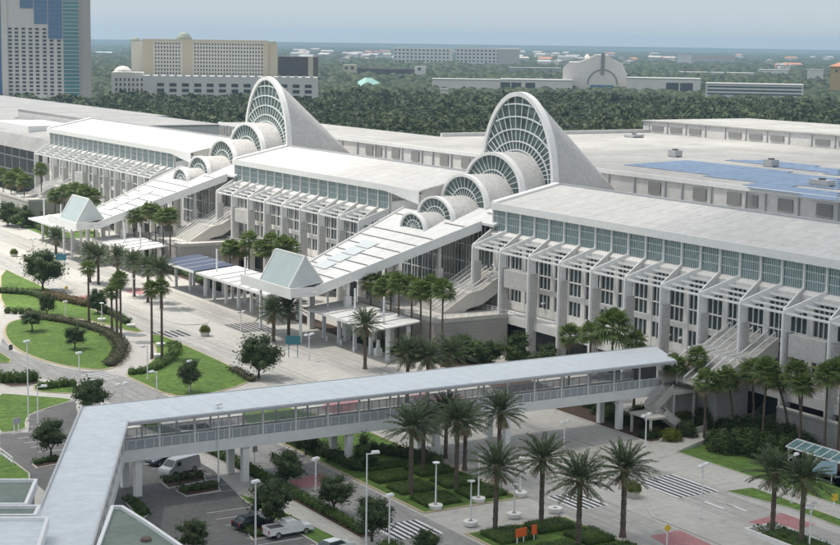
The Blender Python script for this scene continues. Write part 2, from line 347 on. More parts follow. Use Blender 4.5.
    # columns with grey piers, V arms, pergola slats
    cm = MB(); cm.box(159.85, 160.3, -.2, .2, .02, 18.0); cm.box(160.3, 161.2, -.36, .36, 15.2, 17.7); cme = mesh_of(cm, 'column', 'white')
    pm = MB(); pm.box(160.31, 161.6, -.52, .52, .02, 15.0); pm.box(160.305, 161.7, -.6, .6, 15.0, 15.19); pme = mesh_of(pm, 'pier', 'pier')
    am = MB()
    for sgn in (1, -1):
        y = sgn*2.25
        am.hexa([(160.0, sgn*.1-.14, 16.95), (165.75, y-.14, 19.25), (165.75, y+.14, 19.25), (160.0, sgn*.1+.14, 16.95)], [(160.0, sgn*.1-.14, 18.35), (165.75, y-.14, 20.9), (165.75, y+.14, 20.9), (160.0, sgn*.1+.14, 18.35)])
        arm = mesh_of(am, 'pergola_arm', 'white'); 
        if sgn == 1: arm_a = arm; am = MB()
        else: arm_b = arm
    for yc in ys:
        link('column', cme, b, loc=(0, yc, 0)); link('pier', pme, b, loc=(0, yc, 0))
        link('pergola_arm', arm_a, b, loc=(0, yc, 0)); link('pergola_arm', arm_b, b, loc=(0, yc, 0))
    for i, yc in enumerate(ys[:-1]):
        for k, (x, z, t) in enumerate([(160.25, 18.0, .36), (161.55, 18.5, .24), (162.85, 19.02, .24), (164.15, 19.55, .24)]):
            e = (x-160)/5.75*2.25+.16; sm = MB(); sm.box(x-t/2, x+t/2, yc-9+e, yc-e, z-.3, z); sm.build('pergola_slat', 'white', b)
    # deck in front with rail
    m = MB(); m.box(161.0, 165.1, y0, y1, 5.2, ZD); dk = m.build('deck', 'wall', b)
    m = MB()
    for y in np.arange(y0, y1, 1.5): m.box(161.05, 161.11, y-.03, y+.03, ZD, ZD+1.05)
    for z in (ZD+.35, ZD+.7, ZD+1.05): m.box(161.04, 161.12, y0, y1, z-.05, z)
    m.build('railing', 'steel', dk)
    m = MB(); m.box(165.45, 165.545, y0+.3, y1-.3, .3, 5.0); m.build('undercroft_shade_sheet', 'recess', b)  # flat dark sheet: shade of the recess under the deck put into colour
    return b
c_right = concourse(248.0, 14, 128.7, 249.7, 'long white concourse block nearest the camera, clerestory windows and grey sunlit roof')
c_mid = concourse(363.5, 9, 275.8, 365.2, 'white concourse block standing between the two arched glass entrances', tri=277.0)
c_left = concourse(506.0, 12, 391.3, 508.4, 'farthest white concourse block, left of both arched entrances', tri=392.5)
# ------------------------------------------------------------------ arched entrance canopies
def cz(x): return 19.3+.37*(x-158.7)
ARCH = [(158.7, 4.6, 3.1), (163.7, 6.5, 4.2), (170.2, 8.2, 5.9), (176.9, 10.3, 7.6), (182.6, 12.9, 17.4)]
def hw(x): return 6.9+(x-135)*.245
def half_ellipse(a, h, n, ex=1.0): return [(a*math.cos(math.pi*k/n), h*math.sin(math.pi*k/n)**ex) for k in range(n+1)]
def entrance(yc, which, other):
    e = thing('entrance_canopy', f'{which} entrance canopy with five growing glazed arches, a cone and a glass prism', 'building', (0, 0, 0))
    ch = yc-18.3; cl = yc+8.2
    m = MB(); T = .45
    L = lambda x: yc+hw(x); Rr = lambda x: yc-hw(x)
    xa, xb = 134.2, 165.0
    m.hexa([(xa, Rr(xa), cz(xa)-T), (xb, Rr(xb), cz(xb)-T), (xb, L(xb), cz(xb)-T), (xa, L(xa), cz(xa)-T)], [(xa, Rr(xa), cz(xa)), (xb, Rr(xb), cz(xb)), (xb, L(xb), cz(xb)), (xa, L(xa), cz(xa))])
    x2, x3 = 165.01, 181.5
    m.hexa([(x2, ch-.3, cz(x2)-T), (x3, ch-.3, cz(x3)-T-.8), (x3, cl+4, cz(x3)-T-.8), (x2, cl, cz(x2)-T)], [(x2, ch-.3, cz(x2)), (x3, ch-.3, cz(x3)-.8), (x3, cl+4, cz(x3)-.8), (x2, cl, cz(x2))])
    # low front apron under the prism
    xf = 128.6
    m.hexa([(xf, yc-8, 9.6), (xa-.01, yc-8, 9.6), (xa-.01, yc+12, 9.6), (xf, yc+12, 9.6)], [(xf, yc-8, 10.0), (xa-.01, yc-7.2, cz(xa)), (xa-.01, yc+12, cz(xa)), (xf, yc+12, 10.0)])
    rf = m.build('roof', 'roofcan', e)
    m = MB()
    for k in range(1, 10):      # standing ribs across the roof
        x = 135+k*3.05
        if abs(x-158.7) < 1.2: continue
        for s in (1, -1):
            y1_ = yc+s*hw(x)*.97; y0_ = yc+s*(.2 if x < 157 else 5.5); m = MB(); m.bar((x, y0_, cz(x)+.08), (x, y1_, cz(x)+.08), .2, .16); m.build('roof_seam', 'louver', rf)
    for x in (168.5, 172.5, 176.5): m = MB(); m.bar((x, ch, cz(x)+.1), (x, yc-11, cz(x)+.1), .2, .16); m.build('roof_seam', 'louver', rf)
    pm = MB(); pm.hexa([(-1.25, -2.6, .09-.46), (1.25, -2.6, .09+.46), (1.25, 2.6, .09+.46), (-1.25, 2.6, .09-.46)], [(-1.25, -2.6, .2-.46), (1.25, -2.6, .2+.46), (1.25, 2.6, .2+.46), (-1.25, 2.6, .2-.46)])
    pme = mesh_of(pm, 'roof_light', 'pane')
    for k in range(4):
        x = 142.6+k*3.05-1.5; link('roof_light', pme, e, loc=(x, yc-.2+3.2, cz(x)))
    # edge fascias
    for s in (1, -1):
        m = MB(); ya, yb = yc+s*hw(xa), yc+s*hw(xb); o = s*.3
        p = [(xa, ya), (xb, yb), (xb, yb+o), (xa, ya+o)]
        if s < 0: p = p[::-1]; 
        zz = {xa: cz(xa), xb: cz(xb)}
        m.hexa([(q[0], q[1], zz[q[0]]-1.5) for q in p], [(q[0], q[1], zz[q[0]]+.35) for q in p]); m.build('edge_fascia', 'white', e)
    m = MB(); m.box(xf-.3, xf-.003, yc-8.4, yc+13, 8.7, 10.6); m.bar((xf, yc-8.2, 9.8), (xa+.4, yc-7.2, cz(xa)-.6), .3, 1.7); m.build('front_fascia', 'white', e)
    # glass prism
    m = MB(); A = (128.9, yc-6, 10.15); B = (128.9, yc+6, 10.15); C = (136, yc+6, 11.2); D = (136, yc-6, 11.2); P = (132.4, yc-6, 16.0); Q = (132.4, yc+6, 16.0)
    m.face([A, P, Q, B], 0); m.face([D, C, Q, P], 0); m.face([A, D, P], 1); m.face([B, Q, C], 1); m.face([A, B, C, D], 0)
    sk = m.build('skylight', ['prism', 'pane'], e)
    m = MB()
    for p, q in [(A, P), (P, Q), (Q, B), (A, B), (P, D), (Q, C), (A, D), (B, C), (D, C)]: m.bar(p, q, .28, .28)
    m.build('skylight_frame', 'white', sk)
    # arches
    for i, (x, a, h) in enumerate(ARCH):
        zb = cz(x) if i < 4 else 28.0
        sk_ = 0 if i < 4 else 3.6
        n = 40; prof = half_ellipse(a, h, n)
        rw = [.36, .44, .54, .66, .9][i]; rd = .5+.12*i
        inn = half_ellipse(a-rw, h-rw, n)
        m = MB()
        for k in range(n):
            o0, o1, i0, i1 = prof[k], prof[k+1], inn[k], inn[k+1]
            m.hexa([(x-.35, yc+o0[0], zb+o0[1]), (x-.35, yc+i0[0], zb+i0[1]), (x+rd, yc+i0[0], zb+i0[1]), (x+rd, yc+o0[0], zb+o0[1])],
                   [(x-.35, yc+o1[0], zb+o1[1]), (x-.35, yc+i1[0], zb+i1[1]), (x+rd, yc+i1[0], zb+i1[1]), (x+rd, yc+o1[0], zb+o1[1])])
        for s in (1, -1): m.box(x-.35, x+rd, yc+s*a, yc+s*(a-rw), zb-1.2, zb)
        m.build('arch_rib', 'white', e)
        # window with its bars
        m = MB(); g = half_ellipse(a-rw*.8, h-rw*.8, 32); xg = x+.15
        for k in range(32):
            m.face([(xg, yc, zb-.4), (xg, yc+g[k][0], zb+g[k][1]), (xg, yc+g[k+1][0], zb+g[k+1][1])], 0)
        ns = [8, 11, 14, 17, 27][i]; bw = [.1, .11, .12, .13, .17][i]; A_, H_ = a-rw*.9, h-rw*.9
        inside = lambda y, z: (y/A_)**2+(z/H_)**2 < 1.0 and z > -.01
        if i < 4: asp = A_/H_; hs = [H_*.58]; r0 = H_*.12 if i == 0 else (ARCH[i-1][2]-.37*(x-ARCH[i-1][0]))*.95
        else: asp = 1.42; hs = [5.9, 7.6, 10.0, 12.5, 15.0]; r0 = 5.2
        for hh in hs:
            q = [(asp*hh*math.cos(math.pi*k/40), hh*math.sin(math.pi*k/40)) for k in range(41)]
            for k in range(40):
                if inside(*q[k]) and inside(*q[k+1]): m.bar((xg-.1, yc+q[k][0], zb+q[k][1]), (xg-.1, yc+q[k+1][0], zb+q[k+1][1]), bw*1.5, bw*1.5, 1, up=(1,0,0))
        for k in range(1, ns):
            th = math.pi*k/ns; r = r0; last = None
            while r < 40:
                q = (asp*r*math.cos(th), r*math.sin(th))
                if not inside(*q): break
                last = q; r += .15
            if last: m.bar((xg-.06, yc+asp*r0*math.cos(th), zb+r0*math.sin(th)), (xg-.06, yc+last[0], zb+last[1]), bw, bw*.7, 1, up=(1,0,0))
        m.build('arch_window', ['aglass', 'frame'], e)
        # shells
        m = MB(); n = 36
        if i < 4:
            xn = ARCH[i+1][0]+.1; q = half_ellipse(a-.12, h-.12, n); ring = []
            V = []; F = []
            for xx in (x+rd, xn):
                V += [(xx, yc+a-.12, zb-.6)]+[(xx, yc+p[0], zb+p[1]) for p in q]+[(xx, yc-a+.12, zb-.6)]
            w = n+3
            F = [(k, k+1, w+k+1, w+k) for k in range(w-1)]; m.idx(V, F)
        else:
            V = []; q = [(a-.15, -4)]+half_ellipse(a-.15, h-.15, n)+[(-a+.15, -4)]; w = len(q); nx = 16
            for j in range(nx+1):
                t = j/nx; f = 1-t; xx = x+rd+t*24.5
                for p in q: 
                    hz = (zb+p[1]*f) if p[1] >= 0 else 24.3
                    zbase = zb-t*3.6
                    V.append((xx, yc+p[0]*max(f, .01), 24.3 if p[1] < 0 else zbase+p[1]*f))
            m.idx(V, [(j*w+k, j*w+k+1, (j+1)*w+k+1, (j+1)*w+k) for j in range(nx) for k in range(w-1)])
        m.build('cone_shell' if i == 4 else 'vault_shell', 'shell', e, smooth=True)
    # posts under the canopy
    pc = MB(); pc.box(-.45, .45, -.45, .45, 0, 1); 
    for s in (1, -1):
        for x in (140.5, 149.5, 157.6):
            y = yc+s*(hw(x)-.9); m = MB(); base = 0.02 if x < 146 else ZD
            m.box(x-.55, x+.55, y-.55, y+.55, base, 13.2 if x > 150 else 8.4); m.box(x-.3, x+.3, y-.3, y+.3, 13.2 if x > 150 else 8.4, cz(x)-T); m.build('post', 'pier' if x > 145 else 'white', e)
    for y in (yc-5.5, yc+5.5, yc+11.5):
        m = MB(); m.box(131.6, 132.0, y-.2, y+.2, .02, 9.6); m.build('post', 'white', e)
    # entrance wall below
    m = MB(); m.box(167.2, 167.8, yc-18.0, yc+8.0 if False else yc+21.0, .02, 21.3)
    m.build('entrance_wall', 'wall', e)
    for k in range(9):
        y = yc-16.2+k*4.1; m = MB(); m.box(167.05, 167.19, y-1.7, y+1.7, ZD+.3, 20.6, 0)
        for q in (-.6, .6): m.box(166.95, 167.05, y+q-.09, y+q+.09, ZD+.3, 20.6, 1)
        for z in (10, 13.2, 16.5): m.box(166.95, 167.04, y-1.7, y+1.7, z-.12, z+.12, 1)
        m.build('entrance_window', ['dglass', 'frame'], e)
    return e
YR, YL = 267.3, 382.8
entrance(YR, 'nearer, right-hand', 'left'); entrance(YL, 'farther, left-hand', 'right')
# ------------------------------------------------------------------ terraces and grand stairs
def terrace(dy, lab_t, lab_s, y0=237.5, y1=266.0, x0=146.0):
    y0 += dy; y1 += dy
    t = thing('terrace', lab_t, 'terrace'); m = MB()
    m.prism([(x0, y0), (160.95, y0), (160.95, y1), (x0, y1)], .02, ZD-.25); m.build('stone_base', 'stone', t)
    m = MB(); m.box(x0-.15, 160.97, y0-.15, y1, ZD-.25, ZD); m.box(161.0, 166.9, y0+13.5, y1+10, 5.0, ZD-.01); m.build('paved_top', 'kerb', t)
    m = MB(); m.box(x0-.1, x0+.25, y0-.1, y1, ZD, ZD+.45); m.box(x0+.25, 160.9, y0-.1, y0+.25, ZD, ZD+.45)
    pr = m.build('parapet', 'kerb', t)
    m = MB()
    for x in np.arange(x0+.3, 160.9, 1.6): m.box(x-.03, x+.03, y0+.04, y0+.1, ZD+.45, ZD+1.1)
    for y in np.arange(y0+.3, y1, 1.6): m.box(x0+.04, x0+.1, y-.03, y+.03, ZD+.45, ZD+1.1)
    m.box(x0+.03, 160.9, y0+.03, y0+.11, ZD+1.05, ZD+1.12); m.box(x0+.03, x0+.11, y0+.03, y1, ZD+1.05, ZD+1.12); m.build('handrail', 'steel', pr)
    s = thing('grand_staircase', lab_s, 'staircase'); m = MB()
    ya, yb = 244.5+dy, 255.0+dy; xs, zs = 151.5, ZD; n = 36; run = 13.0/n*1.0; 
    prof = [(xs, ZD)]; x, z = xs, ZD
    for k in range(n):
        z += 6.3/n; prof.append((x, z)); x += (2.2 if k == n//2 else 10.6/(n-1)); prof.append((x, z))
    top = x
    for k in range(len(prof)-1):
        (x0_, z0_), (x1_, z1_) = prof[k], prof[k+1]
        m.face([(x0_, ya, z0_), (x1_, ya, z1_), (x1_, yb, z1_), (x0_, yb, z0_)])
    m.build('flight', 'kerb', s)
    for y in (ya-.3, yb):
        m = MB(); pts = [(x_, z_+.25) for x_, z_ in prof[::6]]+[(top, prof[-1][1]+.25)]
        for (x0_, z0_), (x1_, z1_) in zip(pts, pts[1:]):
            m.hexa([(x0_, y, max(ZD+.01, z0_-2.8)), (x1_, y, max(ZD+.01, z1_-2.8)), (x1_, y+.3, max(ZD+.01, z1_-2.8)), (x0_, y+.3, max(ZD+.01, z0_-2.8))], [(x0_, y, z0_), (x1_, y, z1_), (x1_, y+.3, z1_), (x0_, y+.3, z0_)])
        m.build('side_wall', 'kerb', s)
    mid = prof[n+1]
    for k in range(7):
        y = ya+.4+k*(yb-ya-.8)/6; m = MB()
        a1 = (xs, y, ZD+.95); a2 = (prof[n-1][0], y, prof[n-1][1]+.95); a3 = (prof[n+2][0], y, prof[n+2][1]+.95); a4 = (top, y, prof[-1][1]+.95)
        for p, q in ((a1, a2), (a2, a3), (a3, a4)): m.bar(p, q, .16, .16)
        for p in (a1, a2, a3, a4): m.box(p[0]-.05, p[0]+.05, y-.05, y+.05, p[2]-.95, p[2])
        m.build('handrail', 'steel', s)
    m = MB(); m.box(top, 165.1, ya, yb, 12.4, 12.9); m.build('landing', 'kerb', s)
    # grey portal beam beside the stairs
    m = MB(); yp = 239.0+dy; m.box(160.3, 161.5, yp-8.1, yp-.9, 11.8, 15.0); m.build('portal_beam', 'pier', s)
terrace(0, 'grey stone terrace with railing right of the nearer entrance canopy', 'white staircase with many handrails beside the nearer arched entrance')
terrace(115.5, 'grey stone terrace in front of the middle concourse block', 'white staircase with handrails at the left end of the middle block')
terrace(231.0, 'small stone terrace at the far end of the farthest block', 'white staircase at the far left end of the farthest block')
terrace(-72.0, 'terrace with curved ledge behind the fan palms near the footbridge end', 'white staircase right of the footbridge end, behind fan palms', y0=246.5, y1=260.0, x0=155.0)
# ------------------------------------------------------------------ exhibition halls behind
def hall():
    h = thing('exhibition_hall', 'low grey hall roofs with louvred wall behind the white concourse blocks', 'building')
    m = MB(); m.box(179.9, 208, 60, 508, .02, 24.3); m.build('link_roof', 'roofgrey', h)
    m = MB(); m.box(208, 345, 40, 384, .02, 28.45); m.box(208, 236, 384.01, 470, .02, 28.45); m.build('wall', 'hallwall', h)
    m = MB(); m.box(208.0, 345.2, 39.8, 384.2, 28.46, 28.9); m.box(208.0, 236.2, 384.21, 470.2, 28.46, 28.9); rf = m.build('roof', 'roofgrey', h)
    m = MB(); m.box(207.6, 207.997, 39.8, 470.2, 28.2, 29.1); m.build('edge_trim', 'white', rf)
    m = MB(); m.box(236.5, 345, 383.3, 384.3, 28.91, 29.9); m.build('back_parapet', 'hallwall', h)
    lv = MB(); lv.box(207.75, 207.98, -1.9, 1.9, 25.3, 27.6); lme = mesh_of(lv, 'louver', 'louver')
    rb = MB(); rb.box(207.6, 207.97, -.14, .14, 24.32, 28.18); rme = mesh_of(rb, 'wall_rib', 'grey')
    y = 120.0; k = 0
    while y < 465:
        link('wall_rib', rme, h, loc=(0, y, 0))
        if k % 6 != 4 and not (abs(y+3-YR) < 9 or abs(y+3-YL) < 9):
            o = link('louver', lme, h, loc=(0, y+3.4, 0))
            if k % 3 == 1: o.scale = (1, .7, 1)
        y += [8.6, 5.2, 9.8][k % 3]; k += 1
    # roof plant on the link roof
    return h
hall()
def far_hall():
    h = thing('upper_hall', 'far grey hall box with dark louvres rising above the big roof', 'building')
    m = MB(); m.box(310, 352, 120, 387, 28.92, 32.1); m.build('wall', 'hallwall', h)
    m = MB(); m.box(309.6, 352.3, 119.6, 387.3, 32.12, 32.5); m.build('roof', 'roofgrey', h)
    lv = MB(); lv.box(309.75, 309.98, -2.6, 2.6, 29.6, 31.0); lme = mesh_of(lv, 'louver', 'louver'); rb = MB(); rb.box(309.7, 309.97, -.15, .15, 28.93, 32.1); rme = mesh_of(rb, 'wall_rib', 'grey')
    for k, y in enumerate(np.arange(384, 240, -8.5)):
        link('wall_rib', rme, h, loc=(0, float(y), 0))
        if k % 4 != 3: link('louver', lme, h, loc=(0, float(y)-4, 0))
far_hall()
def solar(px, label):
    poly = poly_px(px, 29.3); t = thing('solar_array', label, 'solar panels', group='solar arrays on the hall roof')
    xs = [p[0] for p in poly]; x = min(xs)+.8; n = 0
    while x < max(xs)-.8 and n < 90:
        cut = []
        for i in range(len(poly)):
            a, b = poly[i], poly[(i+1) % len(poly)]
            if (a[0]-x)*(b[0]-x) < 0: cut.append(a[1]+(b[1]-a[1])*(x-a[0])/(b[0]-a[0]))
        cut.sort()
        for y0, y1 in zip(cut[::2], cut[1::2]):
            if y1-y0 > 2:
                m = MB(); m.hexa([(x-1, y0, 28.95), (x+1, y0, 29.05), (x+1, y1, 29.05), (x-1, y1, 28.95)], [(x-1, y0, 29.0), (x+1, y0, 29.12), (x+1, y1, 29.12), (x-1, y1, 29.0)])
                m.build('panel_row', 'solar', t); n += 1
        x += 3.3
solar([(622, 163.5), (690, 159), (770, 168), (840, 178), (840, 189), (770, 182), (735, 178), (690, 172)], 'large blue solar array in the middle of the hall roof')
solar([(740, 184), (762, 180.5), (840, 191), (840, 202), (815, 196.5)], 'blue solar array along the front edge of the hall roof')
solar([(722, 158.8), (775, 159.2), (840, 168), (840, 174), (780, 166)], 'blue solar array at the back right of the hall roof')
# roof-top machines
def plant(px, z, lab, sx=2.2, sy=2.6, sz=1.6):
    x, y = gp(px[0], px[1], z); t = thing('rooftop_unit', lab, 'air conditioner', (x, y, z)); m = MB(); m.box(-sx/2, sx/2, -sy/2, sy/2, .25, sz)
    m.build('casing', 'grey', t); m = MB(); m.lathe([(.1, sz), (.7, sz), (.75, sz+.25), (.65, sz+.3)], 10); m.build('fan_cowl', 'recess', t)
    m = MB(); m.box(-sx/2+.1, -sx/2+.4, -sy/2, sy/2, 0, .25); m.box(sx/2-.4, sx/2-.1, -sy/2, sy/2, 0, .25); m.build('skid', 'grey', t)
plant((681, 201), 24.3, 'grey roof unit on the ledge above the nearest block'); plant((675, 157), 28.9, 'grey roof unit at the top of the big solar array')
plant((771, 167), 28.9, 'grey roof unit among the right solar panels'); plant((375, 158.5), 24.3, 'grey roof unit behind the middle block, left of a pair')
plant((402, 161), 24.3, 'grey roof unit behind the middle block, right of a pair', 3, 3); plant((410, 162), 24.3, 'small grey roof unit nearest the nearer arches', 2, 2)
plant((822, 186), 28.9, 'long grey roof unit beside the front solar array', 2, 5, 1.2); plant((634, 137.5), 28.9, 'low white hatch near the left end of the upper hall', 4, 4, .9); plant((524, 149), 28.9, 'grey roof unit hidden behind the tallest near arch', 3, 3)
# ------------------------------------------------------------------ ground and roads (all of it the setting)
def sheet(name, polys, z, m):
    b = MB()
    for p in polys: b.sheet(p, z)
    return structure(name, b, m)
def rect(x0, x1, y0, y1): return [(x0, y0), (x1, y0), (x1, y1), (x0, y1)]
sheet('ground', [rect(-25000, 25000, -300, 30000)], 0.0, 'far')
sheet('pavement', [[(20, 90), (172, 90), (172, 700), (20, 620)]], .006, 'paving')
sheet('road', [rect(110.6, 118.4, 95, 470), rect(126.6, 134.4, 95, 640)], .014, 'road')
exit_poly = [(87, 95), (95.4, 95), (95.4, 185), (96, 205), (93, 232), (84, 262), (74, 290), (64, 300), (60, 262), (76, 244), (88, 214), (87.4, 190)]
left_road = poly_px([(0, 346), (3, 337), (11, 350), (29, 357), (55, 366), (82, 370.5), (104, 372), (125, 377), (168, 396), (215, 430), (150, 430), (112, 404), (92, 393), (82, 384), (60, 382), (40, 378), (0, 372)])
sheet('side_road', [left_road, rect(87, 95.4, 95, 212)], .018, 'roadg')
park_poly = [(79.3, 135), (79.7, 173), (82.0, 187.5), (82.0, 199), (76, 222)] + poly_px([(75, 401), (50, 408), (30, 416), (28, 432), (0, 434), (0, 455), (30, 478), (60, 505)]) + [(45, 120), (76, 120)]
sheet('car_park', [park_poly], .022, 'asphalt')
# kerbed islands: a raised kerb block with lawn (or planting) inside
def island(poly, top, m='kerb', h=.13, ins=.22, lawn=True):
    b = MB(); b.prism(poly, .0, h); o = structure('kerb', b, m)
    if top:
        q = inset(poly, ins); b = MB(); b.sheet(q, h+.012); p = b.build({'lawn': 'lawn', 'mulch': 'planting_bed', 'paving': 'pavement', 'tan': 'pavement'}[top], top); p['kind'] = 'structure'
    return o
oval = smooth_poly(poly_px([(2, 333), (11, 347), (30, 357), (56, 365), (83, 369.5), (105, 371), (122, 365), (129, 353), (126, 342), (118, 333), (100, 324), (80, 320.5), (50, 318.5), (20, 319), (6, 323)]), 2)
island(oval, 'lawn', 'tan', ins=.45)
tri = smooth_poly(poly_px([(122, 375), (142, 384), (168, 396), (200, 397), (249, 384), (249, 377), (229, 365), (181, 343.5), (166, 337), (152, 334), (150, 340), (157, 352), (150, 364), (136, 371)]), 1)
island(tri, 'lawn', 'tan', ins=.3)
island(smooth_poly(poly_px([(0, 267), (26, 279), (50, 290), (104, 315), (147, 331), (133, 333), (100, 323), (60, 316), (30, 313), (0, 312)]), 1), 'lawn', 'tan', ins=.3)
island(smooth_poly(poly_px([(0, 374), (12, 375), (40, 379), (39, 386), (0, 388)]), 1), 'mulch')
island(smooth_poly(poly_px([(33, 386), (44, 383), (60, 382), (80, 386), (82, 391), (74, 394), (46, 393), (34, 391)]), 1), 'lawn', 'tan')
island(smooth_poly(poly_px([(-8, 393), (30, 396), (70, 399), (74, 401), (50, 408), (32, 414), (26, 421), (27, 431), (-8, 434)]), 1), 'lawn', 'kerb')
island(smooth_poly(poly_px([(-8, 350), (0, 352), (16, 363), (-8, 364)]), 1), 'lawn', 'tan')
# median with kerb and its planted strip, walks
for y0, y1 in ((95, 147.5), (159.5, 274), (287.5, 330), (336, 430)):
    p = [(118.9, y0+3), (120.3, y0+.6), (122.6, y0), (124.8, y0+.6), (126.1, y0+3), (126.1, y1-3), (124.8, y1-.6), (122.6, y1), (120.3, y1-.6), (118.9, y1-3)]
    island(p, 'paving', 'kerb', ins=.3)
island([(95.9, 158.2), (109.9, 158.2), (109.9, 203), (104, 224), (97, 212), (95.9, 205)], 'lawn', 'tan', ins=.3)
island([(95.9, 95), (109.9, 95), (109.9, 149.2), (95.9, 149.2)], 'lawn', 'tan', ins=.3)
island([(81.3, 100), (82.9, 100), (82.9, 150), (81.4, 172), (80, 176), (79.5, 172), (79.4, 100)], 'lawn', 'kerb', ins=.18)
island([(84.6, 153), (86.8, 153), (86.8, 205), (83.6, 222), (81.8, 218), (84.6, 200)], 'mulch', 'kerb', ins=.15)
island([(83.9, 100), (86.8, 100), (86.8, 149.5), (83.9, 149.5)], 'mulch', 'kerb', ins=.15)
island(poly_px([(676, 452.5), (706, 443), (735, 446), (800, 455), (845, 475), (845, 508), (753, 478)]), 'lawn', 'kerb', ins=.2)
island(poly_px([(724, 491.5), (753, 488), (790, 501), (845, 521), (845, 530), (790, 509)]), 'lawn', 'kerb', ins=.2)
island([(147.6, 100), (160, 100), (160, 173), (155, 174.5), (150, 166), (147.8, 158)], 'mulch', 'kerb', ins=.2)
island([(141.2, 172.5), (149.3, 172.5), (150.8, 178), (150.8, 236.5), (143.5, 236.5), (141.6, 215)], 'mulch', 'kerb', ins=.35)
island([(140.5, 238), (145.7, 238), (145.7, 300), (141.2, 300)], 'mulch', 'kerb', ins=.2)
island([(143, 322), (154, 322), (158, 352), (158, 372), (143.5, 372)], 'mulch', 'kerb', ins=.2)
island([(140, 428), (156, 428), (160, 500), (143, 505)], 'lawn', 'kerb', ins=.2)
island(poly_px([(161, 483), (168, 489), (207, 481), (203, 473), (185, 474)]), 'mulch', 'kerb', ins=.2)
island(poly_px([(175, 491), (186, 497), (221, 491), (217, 482.5), (206, 484)]), 'mulch', 'kerb', ins=.2)
island(poly_px([(32, 465), (37, 469), (60, 464), (58, 458), (48, 457)]), 'mulch', 'kerb', ins=.2)
island(poly_px([(245, 530), (252, 541), (272, 537), (271, 530), (258, 526)]), 'mulch', 'kerb', ins=.2)
island(poly_px([(-5, 452), (5, 455), (30, 474), (30, 480), (-5, 480)]), 'lawn', 'kerb', ins=.2)
island(poly_px([(123, 500), (131, 498), (149, 515), (140, 522)]), 'lawn', 'kerb', ins=.2)
# brick bands, crossings, lane lines
br = [poly_px([(650, 536), (680, 530), (712, 545), (690, 560)]), poly_px([(748, 522), (782, 513), (817, 524), (790, 533)]), poly_px([(288, 481), (320, 473), (331, 480), (326, 486), (300, 488)]), poly_px([(320, 409), (330, 399), (362, 398), (352, 411), (336, 414)]),
      poly_px([(74, 296.5), (96, 294), (108, 299), (88, 301)]), poly_px([(124, 290), (140, 288), (148, 293), (134, 296)]), poly_px([(385, 404), (405, 396), (430, 392), (420, 404)]), rect(126.7, 134.3, 199, 212)]
sheet('brick_band', br, .026, 'brick')
mk = MB()
def cross(x0, x1, y0, y1, n, dark=True):
    if dark: mk.sheet(rect(x0, x1, y0, y1), .03, 1)
    w = (x1-x0)/(2*n-1)
    for k in range(n): mk.sheet(rect(x0+2*k*w, x0+(2*k+1)*w, y0, y1), .035, 0 if dark else 1)
cross(126.9, 133.6, 149.2, 158.2, 8); cross(112.8, 117.6, 150.8, 157.2, 6); cross(88.0, 94.0, 150.6, 156.6, 8)
cross(127.2, 133.6, 276, 285.6, 7, False); cross(111.5, 117, 277.5, 284, 5, False)
A, B, Cc, D = gp(79, 373.5), gp(104, 371), gp(119, 377), gp(86, 383)
for k in range(6):
    t0, t1 = k/6, (k+.5)/6
    f = lambda p, q, t: (p[0]+(q[0]-p[0])*t, p[1]+(q[1]-p[1])*t)
    mk.sheet([f(A, D, t0), f(B, Cc, t0), f(B, Cc, t1), f(A, D, t1)], .035, 1)
    mk.sheet([f(A, D, t1), f(B, Cc, t1), f(B, Cc, t1+.08), f(A, D, t1+.08)], .035, 0)
for x in (114.5, 130.5):
    y = 95
    while y < 470:
        if not (148 < y < 160 or 275 < y < 288 or 196 < y < 214): mk.sheet(rect(x-.07, x+.07, y, y+3), .03, 0)
        y += 12
for x in (126.9, 134.0): mk.sheet(rect(x-.07, x+.07, 95, 148), .03, 0); mk.sheet(rect(x-.07, x+.07, 160, 275), .03, 0)
for y in np.arange(140, 172, 2.75): mk.sheet(rect(73.6, 79.2, y-.06, y+.06), .03, 0)
for y in np.arange(178, 196, 2.75): mk.sheet([(75.2, y-.06), (81.2, y-.06), (81.2, y+.06), (75.2, y+.06)], .03, 0)
for y in np.arange(198, 222, 2.9): mk.sheet(rect(65.0, 71, y-.07, y+.07), .03, 0)
for (a, b2) in (((130, 145), (131, 149)),): pass
mk.sheet([(130.4, 141.0), (130.9, 141.0), (130.9, 144.5), (130.4, 144.5)], .03, 0); mk.sheet([(128.6, 143), (129.1, 143), (129.1, 146.5), (128.6, 146.5)], .03, 0)
structure('road_marking', mk, ['paint', 'dpaint'])
# distant water on the left
sheet('lake', [[gd(-40, 59.5, 5200)[:2], gd(130, 58.5, 5200)[:2], gd(130, 57, 6100)[:2], gd(-40, 58, 6100)[:2]]], .5, 'bluewhite')
